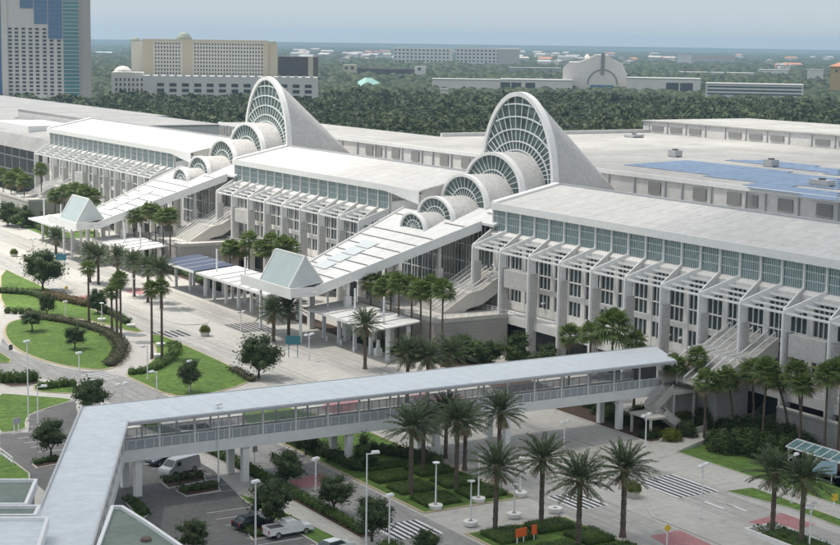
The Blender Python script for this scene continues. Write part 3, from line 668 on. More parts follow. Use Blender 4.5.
# ------------------------------------------------------------------ bus platform canopies
def bus_canopy(y0, y1, label, mats=('roofcan',), tilt=.9, masts=3):
    t = thing('bus_stop_canopy', label, 'canopy', (138.5, (y0+y1)/2, 0), 'bus stop canopies along the platform'); L = (y1-y0)/2
    m = MB(); xa, xb = -3.9, 5.4; za, zb = 5.85, 5.85+tilt
    m.hexa([(xa, -L, za-.22), (xb, -L, zb-.22), (xb, L, zb-.22), (xa, L, za-.22)], [(xa, -L, za), (xb, -L, zb), (xb, L, zb), (xa, L, za)])
    rf = m.build('roof', list(mats), t)
    m = MB(); m.box(xa-.15, xa-.003, -L-.1, L+.1, za-.4, za+.1); m.build('front_edge', 'white', t)
    m = MB()
    for k in range(1, int(2*L/4.5)): y = -L+k*4.5; m.bar((xa+.1, y, za+.06), (xb-.1, y, zb+.06), .14, .14)
    m.build('roof_rib', 'grey' if mats[0] == 'roofcan' else 'white', rf)
    n = max(2, int(2*L/5.2)); pm = MB(); pm.box(-.28, .28, -.28, .28, .02, 5.7); pme = mesh_of(pm, 'post', 'steel')
    for k in range(n):
        y = -L+1.6+k*(2*L-3.2)/(n-1); link('post', pme, t, loc=(-.6, y, 0)); link('post', pme, t, loc=(3.6, y, 0))
    mm = MB(); mm.tube([(0, 0, 6.1), (0, 0, 11.0)], .2, 8); mme = mesh_of(mm, 'mast', 'steel')
    for k in range(masts): link('mast', mme, t, loc=(-.6, -L+3+k*(2*L-6)/max(1, masts-1), 0))
    return t
for yc, w, o in ((YR, 'nearer', 'right'), (YL, 'farther', 'left')):
    bus_canopy(yc+14.6, yc+49, f'white bus canopy left of the glass prism of the {w} entrance')
    bus_canopy(yc-28.5, yc-1.5, f'white ribbed bus canopy right of the glass prism of the {w} entrance')
bus_canopy(YR+50.5, YR+70, 'bus canopy topped by dark blue panels, between the two entrances', ('navy',), masts=0)
# ------------------------------------------------------------------ pedestrian bridge
def bridge():
    b = thing('pedestrian_bridge', 'long covered footbridge with pale metal roof crossing the roads to the hotel', 'bridge')
    z1, z0 = 10.0, 9.55; d = (-.413, -.911)
    FL, FR, NR, NL = (64.8, 188.1), (154.6, 188.1), (150.3, 178.2), (66.9, 178.2)
    E1 = (FL[0]+d[0]*75, FL[1]+d[1]*75); E2 = (NL[0]+d[0]*68, NL[1]+d[1]*68)
    m = MB(); m.prism([FL, NL, NR, FR], z0, z1); rf = m.build('roof', 'bridgeroof', b)
    m = MB(); m.prism([FL, E1, E2, NL], z0+.0, z1-.02); m.build('hotel_side_roof', 'bluewhite', b)
    m = MB(); m.bar((*FL, z1+.05), (*E1, z1+.03), .25, .3); m.bar((NL[0]+.1, NL[1], z1+.03), (*E2, z1+.03), .2, .25); m.bar((NL[0], NL[1]-.12, 9.72), (NR[0], NR[1]-.12, 9.72), .2, .36); m.bar((FL[0], FL[1], z1-.05), (FR[0], FR[1], z1-.05), .18, .25)
    m.build('gutter', 'grey', rf)
    ya, yb = 180.6, 186.0; xa, xb = 66.5, 149.0
    m = MB(); m.box(xa, xb, ya, yb, 5.25, 5.7); dk = m.build('deck', 'kerb', b)
    m = MB(); m.box(xa, xb, ya-.35, ya-.01, 4.55, 5.95); m.box(xa, xb, yb+.01, yb+.35, 4.55, 5.95); m.build('girder', 'white', b)
    pm = MB(); pm.box(-.11, .11, -.11, .11, 5.96, 9.54); pme = mesh_of(pm, 'post', 'white')
    x = xa+.7
    while x < xb: 
        link('post', pme, b, loc=(x, ya-.18, 0)); link('post', pme, b, loc=(x, yb+.18, 0)); x += 4.6
    for y in (ya-.18, yb+.18):
        m = MB(); m.box(xa, xb, y-.025, y+.025, 6.05, 7.05, 1); m.box(xa, xb, y-.06, y+.06, 7.06, 7.16, 0)
        xx = xa
        while xx < xb: m.box(xx-.04, xx+.04, y-.05, y+.05, 5.95, 7.05, 0); xx += 1.15
        m.build('railing', ['white', 'mesh'], b)
    cm = MB(); cm.box(-.42, .42, -.4, .4, .02, 4.3); cm.box(-.5, .5, -.48, .48, 4.3, 4.54); cme = mesh_of(cm, 'pier', 'white')
    for px in (69.2, 83.4, 98.2, 111.5, 122.9, 142.4):
        for y in (181.0, 185.4): link('pier', cme, b, loc=(px, y, 0))
    # hotel arm
    n = (.911, -.413)
    def ap(s, w): return (66.2+d[0]*s+n[0]*w, 182.4+d[1]*s+n[1]*w)
    m = MB(); m.prism([ap(-1, -2.8), ap(66, -2.8), ap(66, 1.6), ap(-1, 1.6)], 5.25, 5.7); m.build('hotel_side_deck', 'kerb', b)
    for w in (-2.95, 1.75):
        m = MB(); m.bar((*ap(0, w), 5.25), (*ap(66, w), 5.25), .3, 1.4); m.build('girder', 'white', b)
        m = MB(); m.bar((*ap(0, w), 6.55), (*ap(66, w), 6.55), .06, 1.0, 1); m.bar((*ap(0, w), 7.1), (*ap(66, w), 7.1), .12, .1, 0); m.build('railing', ['white', 'mesh'], b)
        for s in np.arange(2, 64, 4.6): p = ap(s, w); link('post', pme, b, loc=(p[0], p[1], 0))
    for s in (6, 22): p = ap(s, .3); link('pier', cme, b, loc=(p[0], p[1], 0))
    # stair at the convention-centre end
    st = MB()
    def flight(x0, z0_, x1, z1_, y0, y1, n):
        for k in range(n):
            xa_, xb_ = x0+(x1-x0)*k/n, x0+(x1-x0)*(k+1)/n; z = z0_+(z1_-z0_)*(k+1)/n; st.box(xa_, xb_, y0, y1, z-.32, z)
        for y in (y0, y1): st.bar((x0, y, z0_+.55), (x1, y, z1_+.55), .1, .75, up=(0,0,1)); st.bar((x0, y, z0_+1.15), (x1, y, z1_+1.15), .1, .1)
    st.box(149.0, 153.2, 180.6, 186, 5.2, 5.69); flight(145.5, 3.0, 149.0, 5.6, 177.0, 179.2, 12); st.box(149.0, 153, 177, 180.59, 5.2, 5.68); st.box(142.8, 145.5, 174.4, 179.2, 2.7, 3.0); flight(149.6, .1, 145.5, 3.0, 174.5, 176.6, 14)
    for x, y, h in ((153, 180.8, 9.5), (153, 177.2, 5.2), (149.2, 177.2, 5.2), (143.1, 174.7, 2.7), (143.1, 178.9, 2.7)): st.box(x-.15, x+.15, y-.15, y+.15, .02, h)
    st.build('stair', 'kerb', b)
    return b
bridge()
# ------------------------------------------------------------------ hotel roofs at the lower left
def low_roof(poly, z, label, m='green_roof', extra=None):
    t = thing('hotel_annex', label, 'building'); b = MB(); b.prism(inset(poly, .3), 0.02, z-.35); b.build('wall', 'wall', t)
    b = MB(); b.sheet(inset(poly, .25), z-.33); b.build('roof', m, t)
    b = MB(); q = poly
    a = sum(q[i][0]*q[(i+1)%len(q)][1]-q[(i+1)%len(q)][0]*q[i][1] for i in range(len(q)))
    if a < 0: q = q[::-1]
    qi = inset(q, .32); n = len(q)
    for i in range(n):
        j = (i+1) % n; b.hexa([(*q[i], z-1), (*q[j], z-1), (*qi[j], z-1), (*qi[i], z-1)], [(*q[i], z), (*q[j], z), (*qi[j], z), (*qi[i], z)])
    b.build('parapet', 'steel', t)
    if extra: extra(t, z)
    return t
def bl(pts, z): return [gp(u, v, z) for u, v in pts]
low_roof(bl([(-60, 478.5), (37.5, 478.5), (27, 503.5), (-60, 503.5)], 11.0), 11.0, 'green flat hotel roof with white parapet, farthest of the lower left roofs')
low_roof(bl([(-60, 504.5), (41, 504.5), (36, 514.5), (-60, 515)], 11.3), 11.3, 'narrow sunken green roof strip between two hotel roofs')
low_roof(bl([(-60, 516.5), (49, 516.5), (37, 556), (-60, 560)], 11.8), 11.8, 'pale blue metal hotel roof in the lower left corner', 'bluewhite')
def hatch(t, z):
    x, y = gp(146, 537, z); b = MB(); b.lathe([(.5, z-.32), (.5, z-.1), (.3, z+.05)], 10, (x, y, 0)); b.build('roof_vent', 'brown', t)
low_roof(bl([(111, 505), (123, 505), (150, 522), (192, 551), (192, 590), (80, 590)], 11.0), 11.0, 'green flat hotel roof right of the footbridge arm', extra=hatch)
# ------------------------------------------------------------------ lamps
def lamp_parts(h, kind):
    parts = []; m = MB(); m.tube([(0, 0, 0), (0, 0, h*.5), (0, 0, h)], [.11, .095, .075], 8); parts_p = mesh_of(m, 'pole', 'steel'); subs = []
    m = MB(); m.lathe([(.2, 0), (.2, .18), (.12, .3)], 8); parts.append(('base', mesh_of(m, 'base', 'kerb'), []))
    parts.append(('pole', parts_p, []))
    def head(name, x0, x1):
        m = MB(); m.hexa([(x0, -.26, h), (x1, -.26, h), (x1, .26, h), (x0, .26, h)], [(x0+.06, -.2, h+.24), (x1-.06, -.2, h+.24), (x1-.06, .2, h+.24), (x0+.06, .2, h+.24)]); a = mesh_of(m, name, 'steel')
        m = MB(); m.box(x0+.08, x1-.08, -.2, .2, h-.05, h-.002); return (name, a, [('lens', mesh_of(m, 'lens', 'headlamp'))])
    if kind == 'disc': m = MB(); m.lathe([(.08, h-.02), (.42, h+.05), (.46, h+.16), (.15, h+.26)], 12); parts.append(('lamp_head', mesh_of(m, 'lamp_head', 'steel'), []))
    elif kind == 'single': parts.append(head('lamp_head', -.5, .5))
    elif kind == 'arm': m = MB(); m.bar((-.9, 0, h-.06), (.1, 0, h-.06), .1); parts.append(('arm', mesh_of(m, 'arm', 'steel'), [])); parts.append(head('lamp_head', -1.4, -.5))
    elif kind == 'double':
        m = MB(); m.bar((-.8, 0, h-.1), (.8, 0, h-.1), .1); m.bar((-.5, 0, h-.55), (.5, 0, h-.55), .07); parts.append(('crossarm', mesh_of(m, 'crossarm', 'steel'), []))
        parts.append(head('lamp_head', .3, 1.15)); parts.append(head('lamp_head', -1.15, -.3))
    return parts
LP = {}
def lamp(px, h, kind, label, rot=0, name='street_lamp', z=0, pot=False):
    k = (round(h, 1), kind)
    if k not in LP: LP[k] = lamp_parts(h, kind)
    x, y = gp(*px, z); t = place(LP[k], name, label, 'street lamp', (x, y, z), 'street lamps', rot)
    return t
lamp((28.5, 421), 11.6, 'single', 'tall white lamp post at the kerb of the lower left lawn, before the oval', .3)
lamp((79.5, 391), 6.0, 'single', 'white lamp post in the small hedge island beside the striped crossing', .3)
lamp((38, 424), 5.5, 'arm', 'thin lamp post with an arm on the lower left lawn', 2.6)
lamp((122, 408), 3.6, 'double', 'double-headed lamp post just behind the footbridge roof corner', .4)
lamp((147.5, 380), 5.6, 'arm', 'lamp post at the tip of the hedge on the triangular lawn', 0.3)
lamp((156.8, 398), 4.2, 'arm', 'lamp post with an arm on the triangular lawn, just above the footbridge roof', .3)
lamp((189.8, 393), 5.0, 'single', 'white lamp post before the small tree on the triangular lawn', .3)
lamp((65.5, 316), 2.8, 'single', 'short white lamp post among the shrubs above the oval lawn', .3)
lamp((315.5, 504), 5.5, 'single', 'white lamp post at the hedge right of the red brick band, by the exit road', .3)
lamp((366, 552), 11.0, 'arm', 'tall lamp post with arm beside the near end of the striped crossing', 2.9)
lamp((389, 552), 6.3, 'single', 'white lamp post right in front of the bottom striped crossing', .3)
lamp((255.5, 549), 7.5, 'single', 'grey lamp post beside the dark parked car in the car park', .3)
lamp((218.5, 487), 10.4, 'single', 'tall lamp post in front of the footbridge beside the parked pale van', .2)
lamp((564, 449.5), 3.8, 'double', 'double-headed white lamp between two near date palms, on the far kerb', .4)
lamp((645, 456), 5.6, 'double', 'double-headed white lamp beside the footbridge stair', .4)
lamp((701, 520), 6.5, 'double', 'double-headed white lamp on the median beside the big striped crossing', .4)
lamp((791.5, 504), 6.0, 'double', 'double-headed white lamp left of the bus shelter', .4)
lamp((809, 552), 5.2, 'double', 'double-headed white lamp at the lower right edge', .4)
lamp((241, 331), 3.6, 'double', 'double-headed white lamp beside the dotted crossing on the sunlit road', .4)
lamp((309, 361), 4.6, 'double', 'double-headed white lamp right of the blue-green sign', .4)
lamp((543.6, 404), 4.4, 'double', 'double-headed white lamp seen through the middle of the footbridge', .4)
lamp((133, 299), 4.2, 'disc', 'dark-looking lamp post beneath the date palms on the median', 0)
lamp((33, 262), 5.6, 'double', 'double-headed white lamp in front of the farther bus canopy', .4)
lamp((99, 283), 5.2, 'double', 'double-headed white lamp among the date palms before the farther entrance', .4)
lamp((481, 407), 5.2, 'double', 'double-headed white lamp seen through the footbridge behind the date palms', .4)
for k, (px, lab) in enumerate([((617, 334), 'first'), ((667, 352), 'second'), ((682, 354), 'third'), ((545, 318), 'farthest'), ((719, 362), 'fourth')]):
    lamp(px, 2.6, 'double', f'small terrace lamp before the near concourse block, {lab} one from the left' if k != 3 else 'small terrace lamp before the doors left of the other terrace lamps', .4, z=ZD)
for px, lab in [((466, 289), 'left'), ((473, 287), 'right')]:
    lamp(px, 3.2, 'single', f'small white lamp at the foot of the nearer staircase, {lab} one of a pair', .4, z=ZD)
# round white planters, some with a lamp standing in them
pm = MB(); pm.lathe([(.55, 0), (.72, .08), (.86, .5), (.86, .62), (.7, .62)], 18); planter_bowl = mesh_of(pm, 'bowl', 'white')
pm = MB(); pm.lathe([(.05, .56), (.69, .58), (.05, .64)], 16); planter_soil = mesh_of(pm, 'soil', 'mulch')
PL = [('bowl', planter_bowl, []), ('soil', planter_soil, [])]
for i, (px, lit, lab) in enumerate([((435.5, 509.5), 5.0, 'round white planter on the path beside the first hedge square, carrying a lamp'), ((478.3, 502.5), 5.2, 'round white planter at the far side of the path, with the tallest garden lamp'),
    ((470.5, 526), 4.6, 'round white planter at the near edge of the path, carrying a lamp'), ((520, 496.5), 4.2, 'round white planter at the far road end of the path, carrying a lamp'), ((514, 518), 3.3, 'round white planter in front of the two-part orange sign, with a lamp behind it'), ((555, 512.5), 0, 'bare round white planter nearest the road at the right end of the path'),
    ((101.8, 321.5), 2.9, 'round white planter on the footpath above the oval lawn'), ((131, 327.5), 0, 'round white planter at the tip of the roadside lawn'), ((160.5, 346.5), 0, 'round white planter in the triangular lawn hedge'), ((158, 357.5), 0, 'round white planter below the tall palms on the triangular lawn')]):
    x, y = gp(*px); place(PL, 'round_planter', lab, 'planter', (x, y, .02), 'round white planters')
    if lit:
        k = (lit, 'disc'); LP.setdefault(k, lamp_parts(lit, 'disc'))
        place(LP[k], 'garden_lamp', lab.replace('round white planter', 'white lamp').replace(', with the tallest garden lamp', ', tallest of the garden lamps').replace(', carrying a lamp', ', standing in a planter').replace(', with a lamp behind it', ', short'), 'garden lamp', (x, y, .62), 'garden lamps')
# ------------------------------------------------------------------ signs, bollards, shelter
def sign(name, px, face, w, h, zc, rot, label, posts=1, legmat='steel', shape='box'):
    x, y = gp(*px); t = thing(name, label, 'sign', (x, y, 0), rot=rot); m = MB()
    if shape == 'box': m.box(-w/2, w/2, -.06, .06, zc-h/2, zc+h/2)
    else: m.idx([(0,-.05,zc-h/2),(w/2,-.05,zc),(0,-.05,zc+h/2),(-w/2,-.05,zc),(0,.05,zc-h/2),(w/2,.05,zc),(0,.05,zc+h/2),(-w/2,.05,zc)], [(0,1,2,3),(7,6,5,4),(0,4,5,1),(1,5,6,2),(2,6,7,3),(3,7,4,0)])
    m.build('panel', face, t)
    for s in ([0] if posts == 1 else [-w*.3, w*.3]): m = MB(); m.box(s-.06, s+.06, .065, .18, 0, zc+h*.3); m.build('post', legmat, t)
    return t
sign('direction_sign', (293, 358), 'teal', 2.6, 1.5, 3.2, -.6, 'blue-green sign board on two posts at the roadside before the nearer entrance', 2, 'teal')
sign('direction_sign', (61, 268), 'teal', 2.6, 1.5, 2.6, -.6, 'blue-green sign board beside the round tree at the far left', 2, 'teal')
t = sign('roadworks_sign', (521, 544), 'orange', 1.6, .95, 1.35, .15, 'wide orange sign board standing in the garden hedge', 2)
t = sign('roadworks_sign', (534, 541), 'orange', .6, 1.1, 1.35, -.4, 'narrow orange sign panel at the right of the wide orange one', 1)
sign('warning_sign', (667, 548), 'yellow', .9, .9, 2.3, -.3, 'yellow diamond sign beside the lower red brick band', 1, shape='d')
sign('warning_sign', (66.5, 298), 'yellow', .9, .9, 2.2, -.3, 'yellow diamond sign above the shrubs beside the road at left', 1, shape='d')
sign('warning_sign', (834, 512), 'yellow', .8, .8, 1.8, -.3, 'yellow sign on the lawn at the right edge', 1)
sign('information_board', (824, 484), 'blue', 3.0, 1.6, 2.2, -.7, 'pale blue information board beside the bus shelter', 2)
sign('parking_sign', (17, 432), 'grey', 1.2, .9, 1.6, .3, 'small grey sign panel on the lower left lawn', 2)
sign('road_sign', (11, 360), 'recess', .7, .9, 2.2, .3, 'small dark sign on a post at the left end of the oval lawn', 1)
sign('road_sign', (255, 463), 'grey', .8, .8, 1.9, .3, 'small grey sign beside the footbridge pier', 1)
bm = MB(); bm.lathe([(.28, 0), (.28, .75), (.2, .95), (.05, 1.0)], 10); BO = [('post', mesh_of(bm, 'post', 'white'), [])]
for i, px in enumerate([(327, 341), (341, 345), (354, 352), (356, 349)]): 
    x, y = gp(*px); place(BO, 'bollard', f'white bollard on the bus platform under the right canopy, {ORD[i]} from the left', 'bollard', (x, y, .02), 'white bollards on the platform')
x, y = gp(378, 356); t = thing('white_cabinet', 'white cabinet at the end of the bus platform', 'cabinet', (x, y, .02)); m = MB(); m.box(-.6, .6, -.5, .5, 0, 1.4); m.build('body', 'white', t); m = MB(); m.hexa([(-.3,-.3,1.4),(.3,-.3,1.4),(.3,.3,1.4),(-.3,.3,1.4)], [(-.15,-.2,2.9),(.2,-.2,2.9),(.2,.2,2.9),(-.15,.2,2.9)]); m.build('column', 'white', t)
def shelter():
    x, y = gp(826, 474); t = thing('bus_shelter', 'glass-roofed bus shelter with white frame at the right edge', 'bus shelter', (x, y, 0), rot=math.pi/2)
    L, W, h = 5.5, 2.0, 2.7; m = MB()
    for y0, y1 in ((-W, 0), (0, W)): m.face([(-L, y0, h+(.75 if y0 == 0 else 0)), (L, y0, h+(.75 if y0 == 0 else 0)), (L, y1, h+(.75 if y1 == 0 else 0)), (-L, y1, h+(.75 if y1 == 0 else 0))])
    m.build('roof_glass', 'glass', t); m = MB()
    for xx in np.linspace(-L, L, 8):
        for s in (-1, 1): m.bar((xx, s*W, h), (xx, 0, h+.75), .1, .12)
    for yy, zz in ((-W, h), (0, h+.75), (W, h)): m.bar((-L, yy, zz), (L, yy, zz), .14, .16)
    m.build('roof_frame', 'steel', t); pm = MB(); pm.box(-.1, .1, -.1, .1, 0, h); pme = mesh_of(pm, 'post', 'steel')
    for xx in (-L+.4, 0, L-.4):
        for s in (-1, 1): link('post', pme, t, loc=(xx, s*W*.9, 0))
    m = MB(); m.box(-L*.6, L*.6, .6, 1.0, .4, .5); m.box(-2.6, -2.4, .7, .9, 0, .4); m.box(2.4, 2.6, .7, .9, 0, .4); m.build('bench', 'grey', t)
shelter()
# walls of the ramp up to the near terrace, and wall under the deck
w = thing('ramp_wall', 'low white wall rising along the left side of the ramp behind the tall palms', 'wall'); m = MB()
pts = [gp(660, 442), gp(704, 431), gp(727, 416)]; zs = [.5, .9, 2.4]
for i in range(2): a, b2 = pts[i], pts[i+1]; m.hexa([(a[0]-.15, a[1], 0), (b2[0]-.15, b2[1], 0), (b2[0]+.2, b2[1], 0), (a[0]+.2, a[1], 0)], [(a[0]-.15, a[1], zs[i]), (b2[0]-.15, b2[1], zs[i+1]), (b2[0]+.2, b2[1], zs[i+1]), (a[0]+.2, a[1], zs[i])])
m.build('wall', 'kerb', w)
w = thing('ramp_wall', 'low white wall rising along the right side of the ramp, beside the dark shrubs', 'wall'); m = MB()
pts = [gp(678, 453), gp(708, 443), gp(757, 424), gp(790, 402)]; zs = [.4, .8, 2.2, 4.4]
for i in range(3): a, b2 = pts[i], pts[i+1]; m.hexa([(a[0]-.15, a[1], 0), (b2[0]-.15, b2[1], 0), (b2[0]+.2, b2[1], 0), (a[0]+.2, a[1], 0)], [(a[0]-.15, a[1], zs[i]), (b2[0]-.15, b2[1], zs[i+1]), (b2[0]+.2, b2[1], zs[i+1]), (a[0]+.2, a[1], zs[i])])
m.build('wall', 'kerb', w)
w = thing('retaining_wall', 'plain grey wall below the near terrace behind the fan palms at right', 'wall'); m = MB(); m.box(158.6, 159.2, 110, 166, .02, 4.6); m.build('wall', 'stone', w); m = MB(); m.box(158.45, 159.35, 110, 166, 4.6, 4.85); m.build('coping', 'kerb', w)
f = thing('white_fence', 'white railing beside the car park at the left edge', 'fence'); a, b2 = gp(-4, 453), gp(13, 466); m = MB(); n = 8
for z in (.5, 1.1): m.bar((*a, z), (*b2, z), .09)
m.build('rail', 'white', f)
for k in range(n): m = MB(); q = (a[0]+(b2[0]-a[0])*k/(n-1), a[1]+(b2[1]-a[1])*k/(n-1)); m.box(q[0]-.05, q[0]+.05, q[1]-.05, q[1]+.05, .02, 1.2); m.build('post', 'white', f)
# ------------------------------------------------------------------ vehicles
def vehicle(kind, px0, px1, label, paint, cat, L=None):
    """px0: front wheel contact, px1: rear wheel contact on the visible side"""
    f = Vector((*gp(*px0), 0)); r = Vector((*gp(*px1), 0)); d = (f-r); wb = {'pickup': 3.5, 'van': 3.45, 'suv': 2.8, 'car': 2.75}[kind]
    W = {'pickup': 1.0, 'van': 1.0, 'suv': .93, 'car': .9}[kind]
    ang = math.atan2(d.y, d.x); side = Vector((-math.sin(ang), math.cos(ang), 0)); mid = (f+r)/2
    if (mid+side).length < mid.length: side = -side
    c = mid+side*W*.85
    t = thing({'pickup': 'pickup_truck', 'van': 'panel_van', 'suv': 'parked_car', 'car': 'parked_car'}[kind], label, cat, (c.x, c.y, .022), rot=ang)
    def loft(mb, prof, w_low, w_top, zmid, mi=0):      # side profile swept across, narrowing towards the top
        n = len(prof); v = []
        for s in (-1, 1):
            for x, z in prof: 
                w = w_low if z <= zmid else w_low+(w_top-w_low)*min(1, (z-zmid)/.75); v.append((x, s*w, z))
        mb.idx(v, [tuple(range(n)), tuple(range(n, 2*n))[::-1]]+[(i, n+i, n+(i+1)%n, (i+1)%n) for i in range(n)], mi)
    h = wb/2
    if kind == 'van': body = [(-h-1.05,.4),(-h-1.1,1.0),(-h-1.05,1.95),(-h-.8,2.12),(h-.55,2.12),(h-.35,2.02),(h+.35,1.3),(h+.95,1.08),(h+1.05,.75),(h+1.0,.4)]
    elif kind == 'pickup': body = [(-h-1.1,.5),(-h-1.12,1.12),(-.55,1.14),(.95,1.14),(1.1,1.16),(h+.75,1.08),(h+.95,.9),(h+.98,.5)]
    else: body = [(-h-.85,.4),(-h-.9,.85),(-h-.75,1.02),(h-.45,1.0),(h+.7,.82),(h+.85,.62),(h+.8,.38)]
    m = MB(); loft(m, body, W, W*.82, 1.15 if kind == 'van' else .8); b = m.build('body', paint, t)
    m = MB()
    if kind == 'pickup':
        loft(m, [(-.6,1.145),(-.5,1.78),(-.3,1.86),(.55,1.86),(.8,1.76),(1.5,1.165)], W*.95, W*.78, 1.2); m.build('cab', paint, t)
        m = MB(); m.box(-h-.95, -.75, -W*.8, W*.8, 1.15, 1.17, 0); m.build('load_bed', 'recess', t)
        m = MB()
        for s in (-1, 1): m.box(-h-1.08, -.68, s*W*.84, s*W*.98, 1.145, 1.27)
        m.box(-h-1.1, -h-.96, -W*.9, W*.9, 1.145, 1.27); m.build('bed_rail', paint, t)
        gl = [(-.25, .3), (.35, .85)]; zg = (1.26, 1.7); wq = W*.885
    elif kind == 'van': gl = [(h-1.15, h-.35)]; zg = (1.3, 1.82); wq = W*.93
    else:
        loft(m, [(-h-.55,1.005),(-h-.1,1.5 if kind=='suv' else 1.38),(.3,1.52 if kind=='suv' else 1.42),(h-.45,1.0)], W*.93, W*.72, 1.0); m.build('cabin', 'dglass', t)
        m = MB(); m.box(-h+.1, .35, -W*.66, W*.66, 1.525 if kind=='suv' else 1.425, 1.56 if kind=='suv' else 1.455); m.build('roof', paint, t); gl = []
    for (a, b_) in gl:
        for s in (-1, 1):
            m = MB(); m.hexa([(a, s*wq-.03, zg[0]), (b_, s*wq-.03, zg[0]), (b_, s*wq+.03, zg[0]), (a, s*wq+.03, zg[0])], [(a+.02, s*(wq-.08)-.03, zg[1]), (b_-.2, s*(wq-.08)-.03, zg[1]), (b_-.2, s*(wq-.08)+.03, zg[1]), (a+.02, s*(wq-.08)+.03, zg[1])]); m.build('side_window', 'dglass', t)
    if kind in ('van', 'pickup'):
        p0, p1 = ((h-.33,2.0),(h+.33,1.34)) if kind == 'van' else ((.83,1.74),(1.44,1.24)); m = MB(); e = .03
        m.face([(p0[0]+e,-W*.68,p0[1]+e),(p1[0]+e,-W*.8,p1[1]+e),(p1[0]+e,W*.8,p1[1]+e),(p0[0]+e,W*.68,p0[1]+e)]); m.build('windscreen', 'dglass', t)
    rw = .4 if kind in ('van', 'pickup') else .33
    wm = MB(); n = 16; prof = [(rw*.62, -.12), (rw*.95, -.12), (rw, -.07), (rw, .07), (rw*.95, .12), (rw*.62, .12)]
    v = [(r_*math.cos(2*math.pi*k/n), y, r_*math.sin(2*math.pi*k/n)) for r_, y in prof for k in range(n)]
    wm.idx(v, [(i*n+k, i*n+(k+1)%n, (i+1)*n+(k+1)%n, (i+1)*n+k) for i in range(5) for k in range(n)]); tme = mesh_of(wm, 'tyre', 'tyre')
    rm = MB(); v = [(rw*.62*math.cos(2*math.pi*k/n), y, rw*.62*math.sin(2*math.pi*k/n)) for y in (-.1, .1) for k in range(n)]; rm.idx(v, [tuple(range(n)), tuple(range(n, 2*n))[::-1]]+[(k, (k+1)%n, n+(k+1)%n, n+k) for k in range(n)]); rme = mesh_of(rm, 'rim', 'rim')
    for x in (-h, h):
        for s in (-1, 1): 
            wh = link('wheel', tme, t, loc=(x, s*(W-.1), rw)); link('rim', rme, wh)
    for s in (-1, 1):
        xf = {'van': h+.98, 'pickup': h+.93, 'suv': h+.78, 'car': h+.78}[kind]; m = MB(); m.box(xf-.06, xf+.07, s*W*.62-.18, s*W*.62+.18, .68, .86); m.build('headlight', 'headlamp', t)
        xr = {'van': -h-1.1, 'pickup': -h-1.14, 'suv': -h-.9, 'car': -h-.9}[kind]; m = MB(); m.box(xr-.03, xr+.06, s*W*.84-.1, s*W*.84+.1, .7, 1.05); m.build('tail_light', 'redlamp', t)
    m = MB(); xf = body[-1][0]; m.box(xf-.1, xf+.12, -W*.92, W*.92, .38, .56); m.box(body[0][0]-.1, body[0][0]+.1, -W*.92, W*.92, .4, .58); m.build('bumper', 'grey' if kind in ('van', 'pickup') else paint, t)
    return t
vehicle('pickup', (305, 534.5), (279, 539), 'white pickup truck with open bed parked at the end of the bay row', 'carwhite', 'pickup truck')
vehicle('van', (168, 479), (200, 470), 'pale silver panel van parked nose-out beside the planted kerb islands', 'carsilver', 'van')
vehicle('suv', (157, 467), (178, 462), 'dark blue car parked behind the pale van', 'carblue', 'car')
vehicle('car', (146, 460), (166, 455), 'black car parked farthest along the row under the footbridge', 'cardark', 'car')
vehicle('suv', (266, 527), (247, 531), 'dark car under a tree beside the white pickup', 'cardark', 'car')
vehicle('car', (349, 551), (331, 556), 'white car roof just showing at the bottom edge below the pickup', 'carwhite', 'car')
# ------------------------------------------------------------------ plants
def cards(c, size, rng, up=.3, jit=.35):
    """c: Nx3 leaf-clump centres -> quads with random tilt"""
    n = len(c); nrm = rng.normal(size=(n, 3)); nrm[:, 2] = np.abs(nrm[:, 2])+up; nrm /= np.linalg.norm(nrm, axis=1)[:, None]
    a = np.cross(nrm, rng.normal(size=(n, 3))); a /= np.linalg.norm(a, axis=1)[:, None]; b = np.cross(nrm, a)
    s = size*(1+jit*rng.normal(size=n)).clip(.4, 1.8); a *= s[:, None]/2; b *= (s*rng.uniform(.45, .9, n))[:, None]/2
    v = np.stack([c-a, c-b*.9, c+a, c+b*.9], axis=1).reshape(-1, 3)
    return v, np.arange(n*4).reshape(n, 4)
def blob_core(cx, r, rng, seg=10, rings=6):
    v = []; f = []
    for j in range(rings+1):
        ph = math.pi*j/rings
        for k in range(seg):
            th = 2*math.pi*k/seg; w = .8+.25*rng.random()
            v.append((cx[0]+r[0]*w*math.sin(ph)*math.cos(th), cx[1]+r[1]*w*math.sin(ph)*math.sin(th), cx[2]+r[2]*w*math.cos(ph)))
    for j in range(rings):
        for k in range(seg): f.append((j*seg+k, (j+1)*seg+k, (j+1)*seg+(k+1)%seg, j*seg+(k+1)%seg))
    return np.array(v), np.array(f)
def merge(parts):
    V = []; F = []; o = 0
    for v, f in parts: V.append(v); F.append(f+o); o += len(v)
    return np.concatenate(V), np.concatenate(F)
